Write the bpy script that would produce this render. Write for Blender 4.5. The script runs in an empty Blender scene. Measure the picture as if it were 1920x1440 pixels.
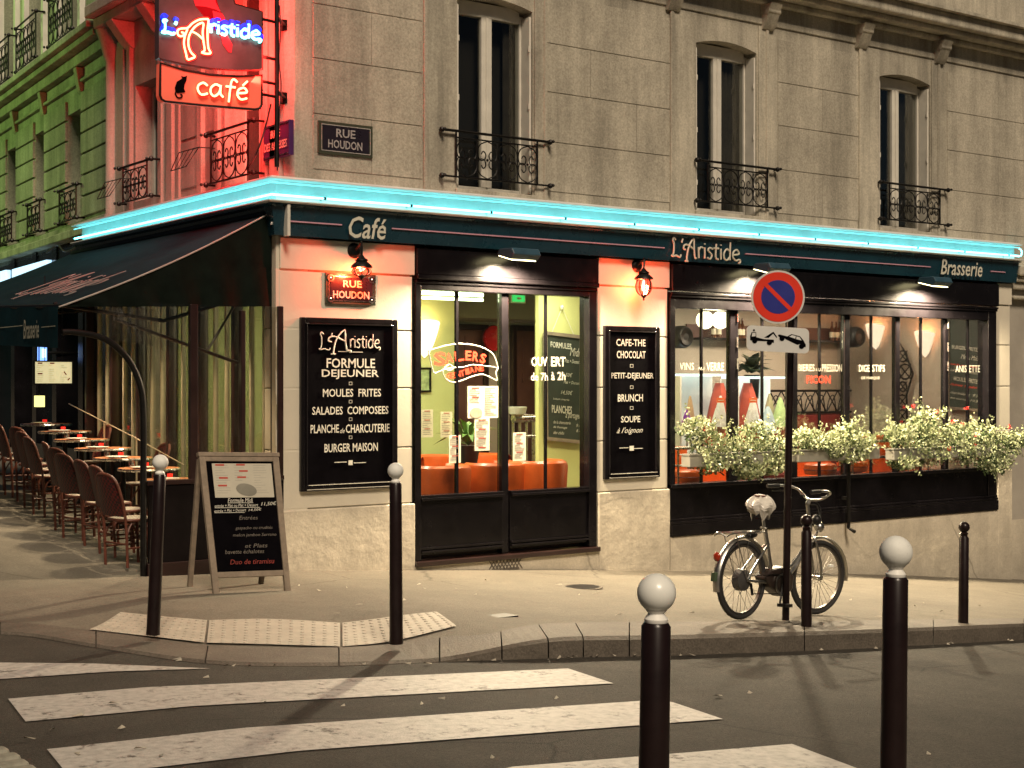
import bpy, math, random
from mathutils import Vector, Matrix
random.seed(7)
SC = bpy.context.scene
COL = SC.collection
R = math.radians
# ------------------------------------------------------------------ camera, sky, light, exposure
CAM = (-6.27, -12.3, 1.75)
FWD = (.588, .809); RGT = (.809, -.588); FPX = 2762.; HY = 716.
cd = bpy.data.cameras.new('camera'); cam = bpy.data.objects.new('camera', cd); COL.objects.link(cam)
cam.location = CAM; cam.rotation_euler = (R(90), 0, -math.atan2(.588, .809))
cd.sensor_width = 36; cd.lens = FPX / 1920 * 36; cd.shift_y = -4 / 1920; cd.clip_end = 500; cd.clip_start = .1
SC.camera = cam
w = bpy.data.worlds.new('World'); SC.world = w; w.use_nodes = True
nt = w.node_tree; bg = nt.nodes['Background']
sky = nt.nodes.new('ShaderNodeTexSky'); sky.sky_type = 'NISHITA'; sky.sun_disc = False
sky.sun_elevation = R(40); sky.sun_rotation = R(205)
nt.links.new(sky.outputs[0], bg.inputs[0]); bg.inputs[1].default_value = .006
sd = bpy.data.lights.new('street_light_sun', 'SUN'); sd.energy = 3.1; sd.angle = R(16); sd.color = (1, .82, .62)
so = bpy.data.objects.new('street_light_sun', sd); COL.objects.link(so)
so.rotation_euler = Vector((.30, .78, -.85)).to_track_quat('-Z', 'Y').to_euler()
SC.view_settings.view_transform = 'Standard'; SC.view_settings.look = 'None'
SC.view_settings.exposure = 0.0; SC.view_settings.gamma = 1; SC.view_settings.use_curve_mapping = False
SC.cycles.use_denoising = True
SC.cycles.max_bounces = 6; SC.cycles.diffuse_bounces = 3; SC.cycles.glossy_bounces = 3
SC.cycles.transparent_max_bounces = 16; SC.cycles.sample_clamp_indirect = 4
SC.cycles.caustics_reflective = False; SC.cycles.caustics_refractive = False

# ------------------------------------------------------------------ survey: a photo pixel meets a real plane
def ray(u, v):
    a = (u - 960) / FPX
    return (FWD[0] + a * RGT[0], FWD[1] + a * RGT[1], (HY - v) / FPX)
def WY(u, v, y=0.):
    d = ray(u, v); t = (y - CAM[1]) / d[1]
    return Vector((CAM[0] + t * d[0], y, CAM[2] + t * d[2]))
def WX(u, v, x=0.):
    d = ray(u, v); t = (x - CAM[0]) / d[0]
    return Vector((x, CAM[1] + t * d[1], CAM[2] + t * d[2]))
def g(x, y=0.):
    z = -.065 * x - .0019 * x * x if x > 0 else min(.12, -.04 * x)
    if y > 0: z += .088 * min(y, 9) + .04 * max(0, y - 9)
    return z
ROAD = -.12
def G(u, v, dz=0.):
    d = ray(u, v); lo, hi = 2., 60.
    for _ in range(60):
        t = (lo + hi) / 2
        x = CAM[0] + t * d[0]; y = CAM[1] + t * d[1]; z = CAM[2] + t * d[2]
        if z > g(x, y) + dz: lo = t
        else: hi = t
    return Vector((x, y, g(x, y) + dz))

# ------------------------------------------------------------------ materials
MATS = {}
def mat(name, col, rough=.6, metal=0., var=.12, scale=6., bump=0., bscale=60., emit=None, es=0., col2=None, coat=0., speck=0., spec=.5, tr=0.):
    if name in MATS: return MATS[name]
    m = bpy.data.materials.new(name); m.use_nodes = True; n = m.node_tree.nodes; L = m.node_tree.links
    p = n['Principled BSDF']; p.inputs['Roughness'].default_value = rough; p.inputs['Metallic'].default_value = metal
    p.inputs['Specular IOR Level'].default_value = spec
    if coat: p.inputs['Coat Weight'].default_value = coat
    tc = n.new('ShaderNodeTexCoord')
    if var or col2:
        ns = n.new('ShaderNodeTexNoise'); ns.inputs['Scale'].default_value = scale; ns.inputs['Detail'].default_value = 6
        ns.inputs['Roughness'].default_value = .65
        L.new(tc.outputs['Object'], ns.inputs['Vector'])
        r = n.new('ShaderNodeValToRGB'); L.new(ns.outputs['Fac'], r.inputs[0])
        r.color_ramp.elements[0].position = .3; r.color_ramp.elements[1].position = .7
        a = [c * (1 - var) for c in col]; b = [min(1, c * (1 + var)) for c in (col2 or col)]
        if col2: a = col; b = col2
        r.color_ramp.elements[0].color = (*a, 1); r.color_ramp.elements[1].color = (*b, 1)
        out = r.outputs[0]
        if speck:
            n2 = n.new('ShaderNodeTexNoise'); n2.inputs['Scale'].default_value = 130; n2.inputs['Detail'].default_value = 3
            L.new(tc.outputs['Object'], n2.inputs['Vector'])
            mx = n.new('ShaderNodeMix'); mx.data_type = 'RGBA'; mx.blend_type = 'OVERLAY'; mx.inputs[0].default_value = speck
            L.new(out, mx.inputs[6]); L.new(n2.outputs['Fac'], mx.inputs[7]); out = mx.outputs[2]
        L.new(out, p.inputs['Base Color'])
        rr = n.new('ShaderNodeMapRange'); rr.inputs[3].default_value = max(0, rough - .12); rr.inputs[4].default_value = min(1, rough + .12)
        L.new(ns.outputs['Fac'], rr.inputs[0]); L.new(rr.outputs[0], p.inputs['Roughness'])
    else:
        p.inputs['Base Color'].default_value = (*col, 1)
    if bump:
        nb = n.new('ShaderNodeTexNoise'); nb.inputs['Scale'].default_value = bscale; nb.inputs['Detail'].default_value = 5
        L.new(tc.outputs['Object'], nb.inputs['Vector'])
        bm = n.new('ShaderNodeBump'); bm.inputs['Strength'].default_value = bump; bm.inputs['Distance'].default_value = .01
        L.new(nb.outputs['Fac'], bm.inputs['Height']); L.new(bm.outputs[0], p.inputs['Normal'])
    if emit:
        p.inputs['Emission Color'].default_value = (*emit, 1); p.inputs['Emission Strength'].default_value = es
    if tr: p.inputs['Transmission Weight'].default_value = tr
    MATS[name] = m
    return m
def rough_mat(name, col, rough=.85, grain=.22, gs=42., patch=.22, ps=.9, streak=0., bump=.35, bs=60., crack=0., spots=0., dirt=None, spec=.3):
    """mineral surface: broad patches, mid blotches, fine grain, optional rain streaks, hairline cracks and dark spots"""
    m = bpy.data.materials.new(name); m.use_nodes = True; n = m.node_tree.nodes; L = m.node_tree.links; MATS[name] = m
    p = n['Principled BSDF']; p.inputs['Roughness'].default_value = rough; p.inputs['Specular IOR Level'].default_value = spec
    tc = n.new('ShaderNodeTexCoord')
    def noise(sc, det=4, mp=None, ro=.6):
        a = n.new('ShaderNodeTexNoise'); a.inputs['Scale'].default_value = sc; a.inputs['Detail'].default_value = det; a.inputs['Roughness'].default_value = ro
        if mp:
            q = n.new('ShaderNodeMapping'); q.inputs['Scale'].default_value = mp; L.new(tc.outputs['Object'], q.inputs[0]); L.new(q.outputs[0], a.inputs['Vector'])
        else: L.new(tc.outputs['Object'], a.inputs['Vector'])
        return a.outputs['Fac']
    def rng(s, lo, hi, a=.3, b=.7):
        r = n.new('ShaderNodeMapRange'); r.inputs[1].default_value = a; r.inputs[2].default_value = b; r.inputs[3].default_value = lo; r.inputs[4].default_value = hi; L.new(s, r.inputs[0]); return r.outputs[0]
    def mul(a, b):
        q = n.new('ShaderNodeMath'); q.operation = 'MULTIPLY'; L.new(a, q.inputs[0]); L.new(b, q.inputs[1]); return q.outputs[0]
    f = rng(noise(ps, 5), 1 - patch, 1 + patch)
    f = mul(f, rng(noise(ps * 7, 5, None, .7), 1 - patch * .6, 1 + patch * .6))
    gn = noise(gs, 2, None, .8); f = mul(f, rng(gn, 1 - grain, 1 + grain))
    if streak: f = mul(f, rng(noise(1.0, 5, (3.2, 3.2, .28), .7), 1 - streak, 1.0 + streak * .25, .35, .6))
    if crack:
        w = n.new('ShaderNodeMix'); w.data_type = 'VECTOR'; w.inputs[0].default_value = .12
        nz = n.new('ShaderNodeTexNoise'); nz.inputs['Scale'].default_value = 3; nz.inputs['Detail'].default_value = 6; L.new(tc.outputs['Object'], nz.inputs['Vector'])
        L.new(tc.outputs['Object'], w.inputs[4]); L.new(nz.outputs['Color'], w.inputs[5])
        v = n.new('ShaderNodeTexVoronoi'); v.feature = 'DISTANCE_TO_EDGE'; v.inputs['Scale'].default_value = .55; L.new(w.outputs[1], v.inputs['Vector'])
        c1 = rng(v.outputs['Distance'], 1 - crack, 1, .001, .008)
        msk = rng(noise(.5, 2), 0, 1, .5, .56)
        mm = n.new('ShaderNodeMix'); mm.data_type = 'FLOAT'; L.new(msk, mm.inputs[0]); mm.inputs[2].default_value = 1; L.new(c1, mm.inputs[3]); f = mul(f, mm.outputs[0])
    if spots:
        v = n.new('ShaderNodeTexVoronoi'); v.inputs['Scale'].default_value = 3.2; v.inputs['Randomness'].default_value = 1; L.new(tc.outputs['Object'], v.inputs['Vector'])
        f = mul(f, rng(v.outputs['Distance'], 1 - spots, 1, .055, .085))
        v = n.new('ShaderNodeTexVoronoi'); v.inputs['Scale'].default_value = 5.1; L.new(tc.outputs['Object'], v.inputs['Vector'])
        f = mul(f, rng(v.outputs['Distance'], 1 + spots * .8, 1, .05, .075))
    c = n.new('ShaderNodeVectorMath'); c.operation = 'SCALE'; c.inputs[0].default_value = col; L.new(f, c.inputs['Scale'])
    out = c.outputs[0]
    if dirt:   # darker splash band up to a height (z0 -> z1), broken by noise
        z0, z1, amt = dirt
        sp = n.new('ShaderNodeSeparateXYZ'); L.new(tc.outputs['Object'], sp.inputs[0])
        ad = n.new('ShaderNodeMath'); ad.operation = 'ADD'; L.new(sp.outputs[2], ad.inputs[0]); L.new(rng(noise(2.5, 6), -.25, .25), ad.inputs[1])
        k = rng(ad.outputs[0], 1 - amt, 1, z0, z1); c2 = n.new('ShaderNodeVectorMath'); c2.operation = 'SCALE'; L.new(out, c2.inputs[0]); L.new(k, c2.inputs['Scale']); out = c2.outputs[0]
    L.new(out, p.inputs['Base Color'])
    b = n.new('ShaderNodeBump'); b.inputs['Strength'].default_value = bump; b.inputs['Distance'].default_value = .012; L.new(noise(bs, 5), b.inputs['Height']); L.new(b.outputs[0], p.inputs['Normal'])
    return m
def glass(name, tint=(1, 1, 1), refl=.07, rough=.02, bump=0., bs=5., haze=0.):
    m = bpy.data.materials.new(name); m.use_nodes = True; n = m.node_tree.nodes; L = m.node_tree.links
    for x in list(n): n.remove(x)
    o = n.new('ShaderNodeOutputMaterial'); t = n.new('ShaderNodeBsdfTransparent'); gl = n.new('ShaderNodeBsdfGlossy')
    t.inputs[0].default_value = (*tint, 1); gl.inputs['Roughness'].default_value = rough
    mx = n.new('ShaderNodeMixShader'); fr = n.new('ShaderNodeLayerWeight'); fr.inputs[0].default_value = .25
    mr = n.new('ShaderNodeMapRange'); mr.inputs[3].default_value = refl; mr.inputs[4].default_value = .7
    L.new(fr.outputs['Fresnel'], mr.inputs[0]); L.new(mr.outputs[0], mx.inputs[0])
    L.new(t.outputs[0], mx.inputs[1]); L.new(gl.outputs[0], mx.inputs[2]); last = mx.outputs[0]
    if bump:
        tc = n.new('ShaderNodeTexCoord'); mp = n.new('ShaderNodeMapping'); mp.inputs['Scale'].default_value = (6, 6, .7)
        nb = n.new('ShaderNodeTexNoise'); nb.inputs['Scale'].default_value = bs; nb.inputs['Detail'].default_value = 4
        L.new(tc.outputs['Object'], mp.inputs[0]); L.new(mp.outputs[0], nb.inputs['Vector'])
        b = n.new('ShaderNodeBump'); b.inputs['Strength'].default_value = bump; b.inputs['Distance'].default_value = .02
        L.new(nb.outputs['Fac'], b.inputs['Height']); L.new(b.outputs[0], gl.inputs['Normal'])
    if haze:
        df = n.new('ShaderNodeBsdfDiffuse'); m2 = n.new('ShaderNodeMixShader'); m2.inputs[0].default_value = haze
        df.inputs[0].default_value = (.7, .68, .6, 1)
        L.new(last, m2.inputs[1]); L.new(df.outputs[0], m2.inputs[2]); last = m2.outputs[0]
    L.new(last, o.inputs[0]); return m
def check(name, c1, c2, scale, rough=.55):
    m = bpy.data.materials.new(name); m.use_nodes = True; n = m.node_tree.nodes; L = m.node_tree.links
    p = n['Principled BSDF']; p.inputs['Roughness'].default_value = rough
    tc = n.new('ShaderNodeTexCoord'); c = n.new('ShaderNodeTexChecker'); c.inputs['Scale'].default_value = scale
    c.inputs[1].default_value = (*c1, 1); c.inputs[2].default_value = (*c2, 1)
    L.new(tc.outputs['Object'], c.inputs[0]); L.new(c.outputs[0], p.inputs['Base Color'])
    b = n.new('ShaderNodeBump'); b.inputs['Strength'].default_value = .4; L.new(c.outputs[1], b.inputs['Height']); L.new(b.outputs[0], p.inputs['Normal'])
    return m
def worn(name, paint, under, thr=.40, sc=3.5, bstr=.35, dark=.68):
    m = bpy.data.materials.new(name); m.use_nodes = True; n = m.node_tree.nodes; L = m.node_tree.links
    p = n['Principled BSDF']; p.inputs['Roughness'].default_value = .6
    tc = n.new('ShaderNodeTexCoord')
    a = n.new('ShaderNodeTexNoise'); a.inputs['Scale'].default_value = sc; a.inputs['Detail'].default_value = 12; a.inputs['Roughness'].default_value = .8
    L.new(tc.outputs['Object'], a.inputs['Vector'])
    r = n.new('ShaderNodeValToRGB'); r.color_ramp.elements[0].position = thr - .06; r.color_ramp.elements[1].position = thr + .02
    L.new(a.outputs['Fac'], r.inputs[0])
    d = n.new('ShaderNodeTexNoise'); d.inputs['Scale'].default_value = 22; d.inputs['Detail'].default_value = 6; L.new(tc.outputs['Object'], d.inputs['Vector'])
    r2 = n.new('ShaderNodeValToRGB'); r2.color_ramp.elements[0].color = (*[c * dark for c in paint], 1); r2.color_ramp.elements[1].color = (*paint, 1)
    r2.color_ramp.elements[0].position = .3; r2.color_ramp.elements[1].position = .65
    L.new(d.outputs['Fac'], r2.inputs[0])
    mx = n.new('ShaderNodeMix'); mx.data_type = 'RGBA'; mx.inputs[6].default_value = (*under, 1)
    L.new(r.outputs[0], mx.inputs[0]); L.new(r2.outputs[0], mx.inputs[7]); L.new(mx.outputs[2], p.inputs['Base Color'])
    b = n.new('ShaderNodeBump'); b.inputs['Strength'].default_value = bstr; b.inputs['Distance'].default_value = .01
    e = n.new('ShaderNodeTexNoise'); e.inputs['Scale'].default_value = 90; L.new(tc.outputs['Object'], e.inputs['Vector'])
    L.new(e.outputs['Fac'], b.inputs['Height']); L.new(b.outputs[0], p.inputs['Normal'])
    return m

plaster = rough_mat('upper_plaster', (.44, .405, .325), grain=.18, patch=.15, ps=.8, streak=.38, bump=.3)
plaster_b = rough_mat('upper_plaster_block', (.43, .395, .317), grain=.22, patch=.16, ps=1.0, streak=.28, bump=.4)
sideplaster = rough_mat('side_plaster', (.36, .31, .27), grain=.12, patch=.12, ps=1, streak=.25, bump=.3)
greenplaster = rough_mat('neighbour_plaster', (.30, .31, .22), grain=.22, patch=.2, ps=.8, streak=.35, bump=.4)
stonepaint = mat('painted_pillar', (.62, .57, .46), .6, var=.06, scale=2.5, bump=.12, bscale=30)
dado = rough_mat('dado_render', (.58, .52, .41), .75, grain=.09, patch=.10, ps=1.4, streak=.12, bump=1.0, bs=6, spots=.0, crack=.35, dirt=(-1.0, .25, .35))
blackwood = mat('black_shopfront_paint', (.006, .005, .006), .24, var=.3, scale=5, bump=.04, bscale=30, spec=.35)
brownwood = mat('dark_red_wood', (.020, .008, .007), .32, var=.3, scale=5, bump=.08, bscale=25, coat=.3)
fasciam = mat('fascia_teal_paint', (.006, .034, .052), .28, var=.2, scale=3, coat=.5)
iron = mat('wrought_iron', (.012, .011, .010), .45, .6, var=.3, scale=20)
whitewood = mat('window_white_paint', (.66, .63, .55), .5, var=.1, scale=6, bump=.1, bscale=20)
darkpane = mat('dark_window_pane', (.010, .008, .008), .08, var=0)
asphalt = rough_mat('road_asphalt', (.050, .044, .035), .8, grain=.45, gs=55, patch=.3, ps=.7, bump=.9, bs=120, crack=.55, spots=.18)
pavem = rough_mat('pavement_asphalt', (.155, .138, .108), .8, grain=.22, gs=55, patch=.16, ps=.8, bump=.6, bs=120, crack=.4, spots=.22)
granite = rough_mat('kerb_granite', (.115, .098, .078), .7, grain=.28, gs=60, patch=.22, ps=2, bump=.5, spots=.15)
tact = mat('tactile_slab', (.40, .365, .30), .65, var=.15, scale=8, bump=.3, bscale=60)
zebra = worn('crossing_paint', (.50, .475, .435), (.06, .052, .042), .43, 5.5)
bollardm = mat('bollard_brown_paint', (.012, .006, .006), .35, var=.3, scale=7, coat=.1, spec=.3)
ballm = worn('bollard_ball_paint', (.80, .81, .76), (.06, .04, .03), .36, 1.6, .04, .9)
ballw = worn('chipped_ball_paint', (.80, .81, .76), (.05, .03, .02), .42, 9, .04, .9)
ballc = mat('clean_ball_paint', (.80, .81, .76), .35, var=.04, scale=8, coat=.2)
steel = mat('brushed_steel', (.55, .53, .48), .28, 1., var=.1, scale=20)
tyre = mat('tyre_rubber', (.02, .019, .018), .7, var=.2, scale=30)
blackpl = mat('black_plastic', (.015, .014, .014), .4, var=.2, scale=20)
white = mat('white_enamel', (.80, .79, .74), .4, var=.04, scale=10)
lettercream = mat('cream_letter_paint', (.72, .68, .58), .5, var=.15, scale=40)
letterred = mat('red_letter_film', (.75, .05, .02), .5, var=0, emit=(1, .07, .02), es=.35)  # emission puts a glow into the film, though it is no lamp
letterwhite = mat('white_letter_film', (.60, .58, .48), .5, var=0)
paper = mat('menu_paper', (.78, .75, .58), .6, var=.05, scale=12)
ink = mat('menu_ink', (.10, .05, .04), .6, var=0)
inkgrey = mat('menu_ink_grey', (.36, .34, .29), .6, var=0)
inkred = mat('menu_ink_red', (.45, .06, .04), .6, var=0)
bikesilver = mat('bike_silver', (.45, .44, .41), .34, 1., var=.15, scale=20)
board = mat('chalkboard_black', (.003, .0025, .0035), .6, var=.35, scale=6, spec=.02)
slate = mat('chalkboard_slate', (.035, .045, .035), .6, var=.25, scale=4)
chalk = mat('chalk', (.66, .64, .55), .9, var=.2, scale=60)
chalkdim = mat('faded_chalk', (.16, .14, .12), .9, var=.4, scale=60)
woodgrey = mat('weathered_wood', (.24, .19, .14), .7, var=.25, scale=12, bump=.3, bscale=40)
orangel = mat('orange_leather', (.62, .105, .018), .34, var=.12, scale=6, bump=.15, bscale=50, coat=.15)
redl = mat('dark_red_velvet', (.16, .014, .012), .6, var=.25, scale=8)
limewall = mat('lime_green_wall', (.62, .64, .27), .7, var=.05, scale=2)
beigewall = mat('interior_beige_wall', (.44, .39, .32), .75, var=.06, scale=2)
browndoor = mat('interior_brown_door', (.10, .045, .035), .5, var=.15, scale=6)
floorm = mat('interior_floor', (.10, .07, .05), .4, var=.2, scale=5)
ceilm = mat('interior_ceiling', (.35, .33, .28), .8, var=.05)
awningm = mat('awning_teal_canvas', (.005, .020, .026), .7, var=.3, scale=4, bump=.4, bscale=8, spec=.08)
curtainm = mat('awning_side_canvas', (.004, .007, .005), .6, var=.4, scale=5, bump=.5, bscale=6, spec=.08)
rattan = check('woven_seat', (.62, .55, .42), (.03, .02, .02), 46)
rattanb = check('woven_back', (.10, .006, .005), (.006, .004, .004), 40)
cane = mat('cane_frame', (.12, .035, .02), .5, var=.35, scale=18, bump=.3, bscale=40)
tablem = mat('orange_table_top', (.72, .27, .11), .3, var=.12, scale=9, coat=.3)
china = mat('white_china', (.75, .72, .64), .2, var=.03)
G_window = glass('shop_window_glass', (.96, .97, .94), .035)
G_plastic = glass('clear_plastic_sheet', (.80, .78, .70), .10, .05, bump=.5, bs=2.6, haze=.0)
def emis(name, col, s, base=(.02, .02, .02)):
    return mat(name, base, .5, var=0, emit=col, es=s)
neoncyan = emis('cyan_neon_tube', (.14, .84, .92), 9)
halored = emis('red_halo_glow', (1, .012, .008), 2.2)  # glow for the red halo round the neon, not a tube of its own
neoncore = emis('cream_neon_tube', (1, .70, .28), 3.4)
haloblue = emis('blue_halo_glow', (.01, .03, 1.0), 1.6)  # glow for the blue halo behind the aqua letters
neonaqua = emis('aqua_neon_tube', (.25, .95, .85), 4.5)
lampglow = emis('lantern_bulb_glow', (1, .62, .48), 4)
sconceglow = emis('sconce_shade_glow', (1, .72, .50), 3.2)
tubewhite = emis('fluorescent_tube', (.85, 1, .55), 9)
globeglow = emis('globe_glass_glow', (1, .93, .66), 3.0)

# ------------------------------------------------------------------ mesh builder and scene helpers
class MB:
    def __init__(s): s.v = []; s.f = []
    def add(s, vs, fs):
        k = len(s.v); s.v += [tuple(a) for a in vs]; s.f += [tuple(i + k for i in f) for f in fs]; return s
    def box(s, x0, x1, y0, y1, z0, z1):
        return s.add([(x0, y0, z0), (x1, y0, z0), (x1, y1, z0), (x0, y1, z0), (x0, y0, z1), (x1, y0, z1), (x1, y1, z1), (x0, y1, z1)],
                     [(0, 3, 2, 1), (4, 5, 6, 7), (0, 1, 5, 4), (1, 2, 6, 5), (2, 3, 7, 6), (3, 0, 4, 7)])
    def obox(s, o, a, b, c):
        o, a, b, c = map(Vector, (o, a, b, c))
        return s.add([o, o + a, o + a + b, o + b, o + c, o + a + c, o + a + b + c, o + b + c],
                     [(0, 3, 2, 1), (4, 5, 6, 7), (0, 1, 5, 4), (1, 2, 6, 5), (2, 3, 7, 6), (3, 0, 4, 7)])
    def prism(s, pts, t):
        pts = [Vector(p) for p in pts]; t = Vector(t); n = len(pts)
        return s.add(pts + [p + t for p in pts], [tuple(range(n))[::-1], tuple(range(n, 2 * n))] + [(i, (i + 1) % n, n + (i + 1) % n, n + i) for i in range(n)])
    def tube(s, pts, r, n=8, closed=False, rs=None):
        pts = [Vector(p) for p in pts]; m = len(pts)
        if m < 2: return s
        k = len(s.v); up = None
        for i, p in enumerate(pts):
            a = pts[(i - 1) % m] if (i or closed) else p; b = pts[(i + 1) % m] if (i < m - 1 or closed) else p
            d = (b - a)
            d = d.normalized() if d.length > 1e-9 else Vector((0, 0, 1))
            if up is None: up = d.orthogonal().normalized()
            up = (up - d * up.dot(d))
            up = up.normalized() if up.length > 1e-6 else d.orthogonal().normalized()
            q = d.cross(up); rr = rs[i] if rs else r
            for j in range(n):
                t = 2 * math.pi * j / n
                s.v.append(tuple(p + up * (rr * math.cos(t)) + q * (rr * math.sin(t))))
        for i in range(m if closed else m - 1):
            i2 = (i + 1) % m
            for j in range(n):
                j2 = (j + 1) % n
                s.f.append((k + i * n + j, k + i * n + j2, k + i2 * n + j2, k + i2 * n + j))
        if not closed:
            s.f.append(tuple(k + j for j in range(n))[::-1]); s.f.append(tuple(k + (m - 1) * n + j for j in range(n)))
        return s
    def lathe(s, prof, c=(0, 0, 0), n=20, axis='Z', a0=0., a1=360.):
        k = len(s.v); full = abs(a1 - a0 - 360) < 1e-6; N = n if full else n + 1; m = len(prof)
        for j in range(N):
            t = R(a0 + (a1 - a0) * j / n)
            for (r, h) in prof:
                x, y, z = r * math.cos(t), r * math.sin(t), h
                if axis == 'Y': x, y, z = x, z, y
                elif axis == 'X': x, y, z = z, x, y
                s.v.append((c[0] + x, c[1] + y, c[2] + z))
        for j in range(n):
            j2 = (j + 1) % N
            for i in range(m - 1):
                s.f.append((k + j * m + i, k + j2 * m + i, k + j2 * m + i + 1, k + j * m + i + 1))
        return s
    def sphere(s, c, r, n=16, sc=(1, 1, 1)):
        pr = [(r * math.sin(math.pi * i / (n // 2)), -r * math.cos(math.pi * i / (n // 2))) for i in range(n // 2 + 1)]
        k = len(s.v); s.lathe(pr, (0, 0, 0), n)
        for i in range(k, len(s.v)):
            v = s.v[i]; s.v[i] = (c[0] + v[0] * sc[0], c[1] + v[1] * sc[1], c[2] + v[2] * sc[2])
        return s
    def disc(s, c, r, t, n=24, axis='Z'):
        return s.lathe([(0, -t / 2), (r, -t / 2), (r, t / 2), (0, t / 2)], c, n, axis)
    def build(s, name, m, parent=None, label=None, kind=None, smooth=False, bevel=0., local=False, cat=None, group=None):
        me = bpy.data.meshes.new(name)
        if parent is not None and not local:
            L = wloc(parent); vs = [(a[0] - L[0], a[1] - L[1], a[2] - L[2]) for a in s.v]
        else: vs = s.v
        me.from_pydata(vs, [], s.f); me.materials.append(m)
        if smooth:
            me.polygons.foreach_set('use_smooth', [True] * len(me.polygons))
        me.validate(); me.update()
        o = bpy.data.objects.new(name, me); COL.objects.link(o)
        if parent is not None: o.parent = parent
        if smooth == 'auto' or smooth:
            try: me.set_sharp_from_angle(angle=R(40))
            except Exception: pass
        if bevel:
            b = o.modifiers.new('bevel', 'BEVEL'); b.width = bevel; b.segments = 2; b.limit_method = 'ANGLE'
        if label: o['label'] = label
        if cat: o['category'] = cat
        if group: o['group'] = group
        if kind: o['kind'] = kind
        return o
def wloc(o):
    L = Vector((0, 0, 0))
    while o is not None:
        L += o.location; o = o.parent
    return L
def thing(name, label, cat, loc=(0, 0, 0), rz=0., group=None):
    o = bpy.data.objects.new(name, None); COL.objects.link(o); o.location = loc; o.rotation_euler = (0, 0, rz)
    o.empty_display_size = .1; o['label'] = label; o['category'] = cat
    if group: o['group'] = group
    return o
def dup(root, loc, rz, label, group=None):
    def cp(o, par):
        c = o.copy(); COL.objects.link(c); c.parent = par
        for ch in kids.get(o, []): cp(ch, c)
        return c
    kids = {}
    for o in COL.objects:
        if o.parent is not None: kids.setdefault(o.parent, []).append(o)
    r = cp(root, None); r.location = loc; r.rotation_euler = (0, 0, rz); r['label'] = label
    if group: r['group'] = group
    return r
def same(o, name, parent, loc):
    c = o.copy(); COL.objects.link(c); c.parent = parent; c.location = loc; c.name = name; return c
def light(kind, name, loc, energy, col, parent=None, size=.1, target=None, spot=120, blend=.5, shape=None, sy=None):
    d = bpy.data.lights.new(name, kind); d.energy = energy; d.color = col
    if kind in ('POINT', 'SPOT'): d.shadow_soft_size = size
    if kind == 'SPOT': d.spot_size = R(spot); d.spot_blend = blend
    if kind == 'AREA':
        d.size = size
        if sy: d.shape = 'RECTANGLE'; d.size_y = sy
    o = bpy.data.objects.new(name, d); COL.objects.link(o); o.location = loc
    if target is not None: o.rotation_euler = (Vector(target) - Vector(loc)).to_track_quat('-Z', 'Y').to_euler()
    return o
def cr(pts, k=6, closed=False):
    P = [Vector(p) for p in pts]; n = len(P); out = []
    for i in range(n if closed else n - 1):
        p1, p2 = P[i], P[(i + 1) % n]
        p0 = P[i - 1] if (i or closed) else p1; p3 = P[(i + 2) % n] if (i < n - 2 or closed) else p2
        for j in range(k):
            t = j / k
            out.append(.5 * ((2 * p1) + (p2 - p0) * t + (2 * p0 - 5 * p1 + 4 * p2 - p3) * t * t + (3 * p1 - p0 - 3 * p2 + p3) * t ** 3))
    if not closed: out.append(P[-1])
    return out
# ---- lettering
def text_on(mb, body, o, U, V, N, bold=.0, shear=0., th=.004, res=2):
    """flat lettering fitted into the parallelogram o, o+U, o+V; raised along N"""
    c = bpy.data.curves.new('t', 'FONT'); c.body = body; c.size = 1; c.shear = shear; c.offset = bold; c.resolution_u = res
    ob = bpy.data.objects.new('t', c); me = bpy.data.meshes.new_from_object(ob)
    vs = [v.co.copy() for v in me.vertices]; fs = [tuple(p.vertices) for p in me.polygons]
    bpy.data.objects.remove(ob); bpy.data.curves.remove(c); bpy.data.meshes.remove(me)
    if not vs: return
    xs = [v.x for v in vs]; ys = [v.y for v in vs]; x0, x1, y0, y1 = min(xs), max(xs), min(ys), max(ys)
    o, U, V, N = map(Vector, (o, U, V, N))
    mb.add([o + U * ((v.x - x0) / max(1e-6, x1 - x0)) + V * ((v.y - y0) / max(1e-6, y1 - y0)) + N * th for v in vs], fs)
def tline(mb, body, u0, u1, v0, v1, y, **k):
    um, vm = (u0 + u1) / 2, (v0 + v1) / 2
    x0 = WY(u0, vm, y).x; x1 = WY(u1, vm, y).x; zt = WY(um, v0, y).z; zb = WY(um, v1, y).z
    text_on(mb, body, (x0, y, zb), (x1 - x0, 0, 0), (0, 0, zt - zb), (0, -1, 0), **k)
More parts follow.
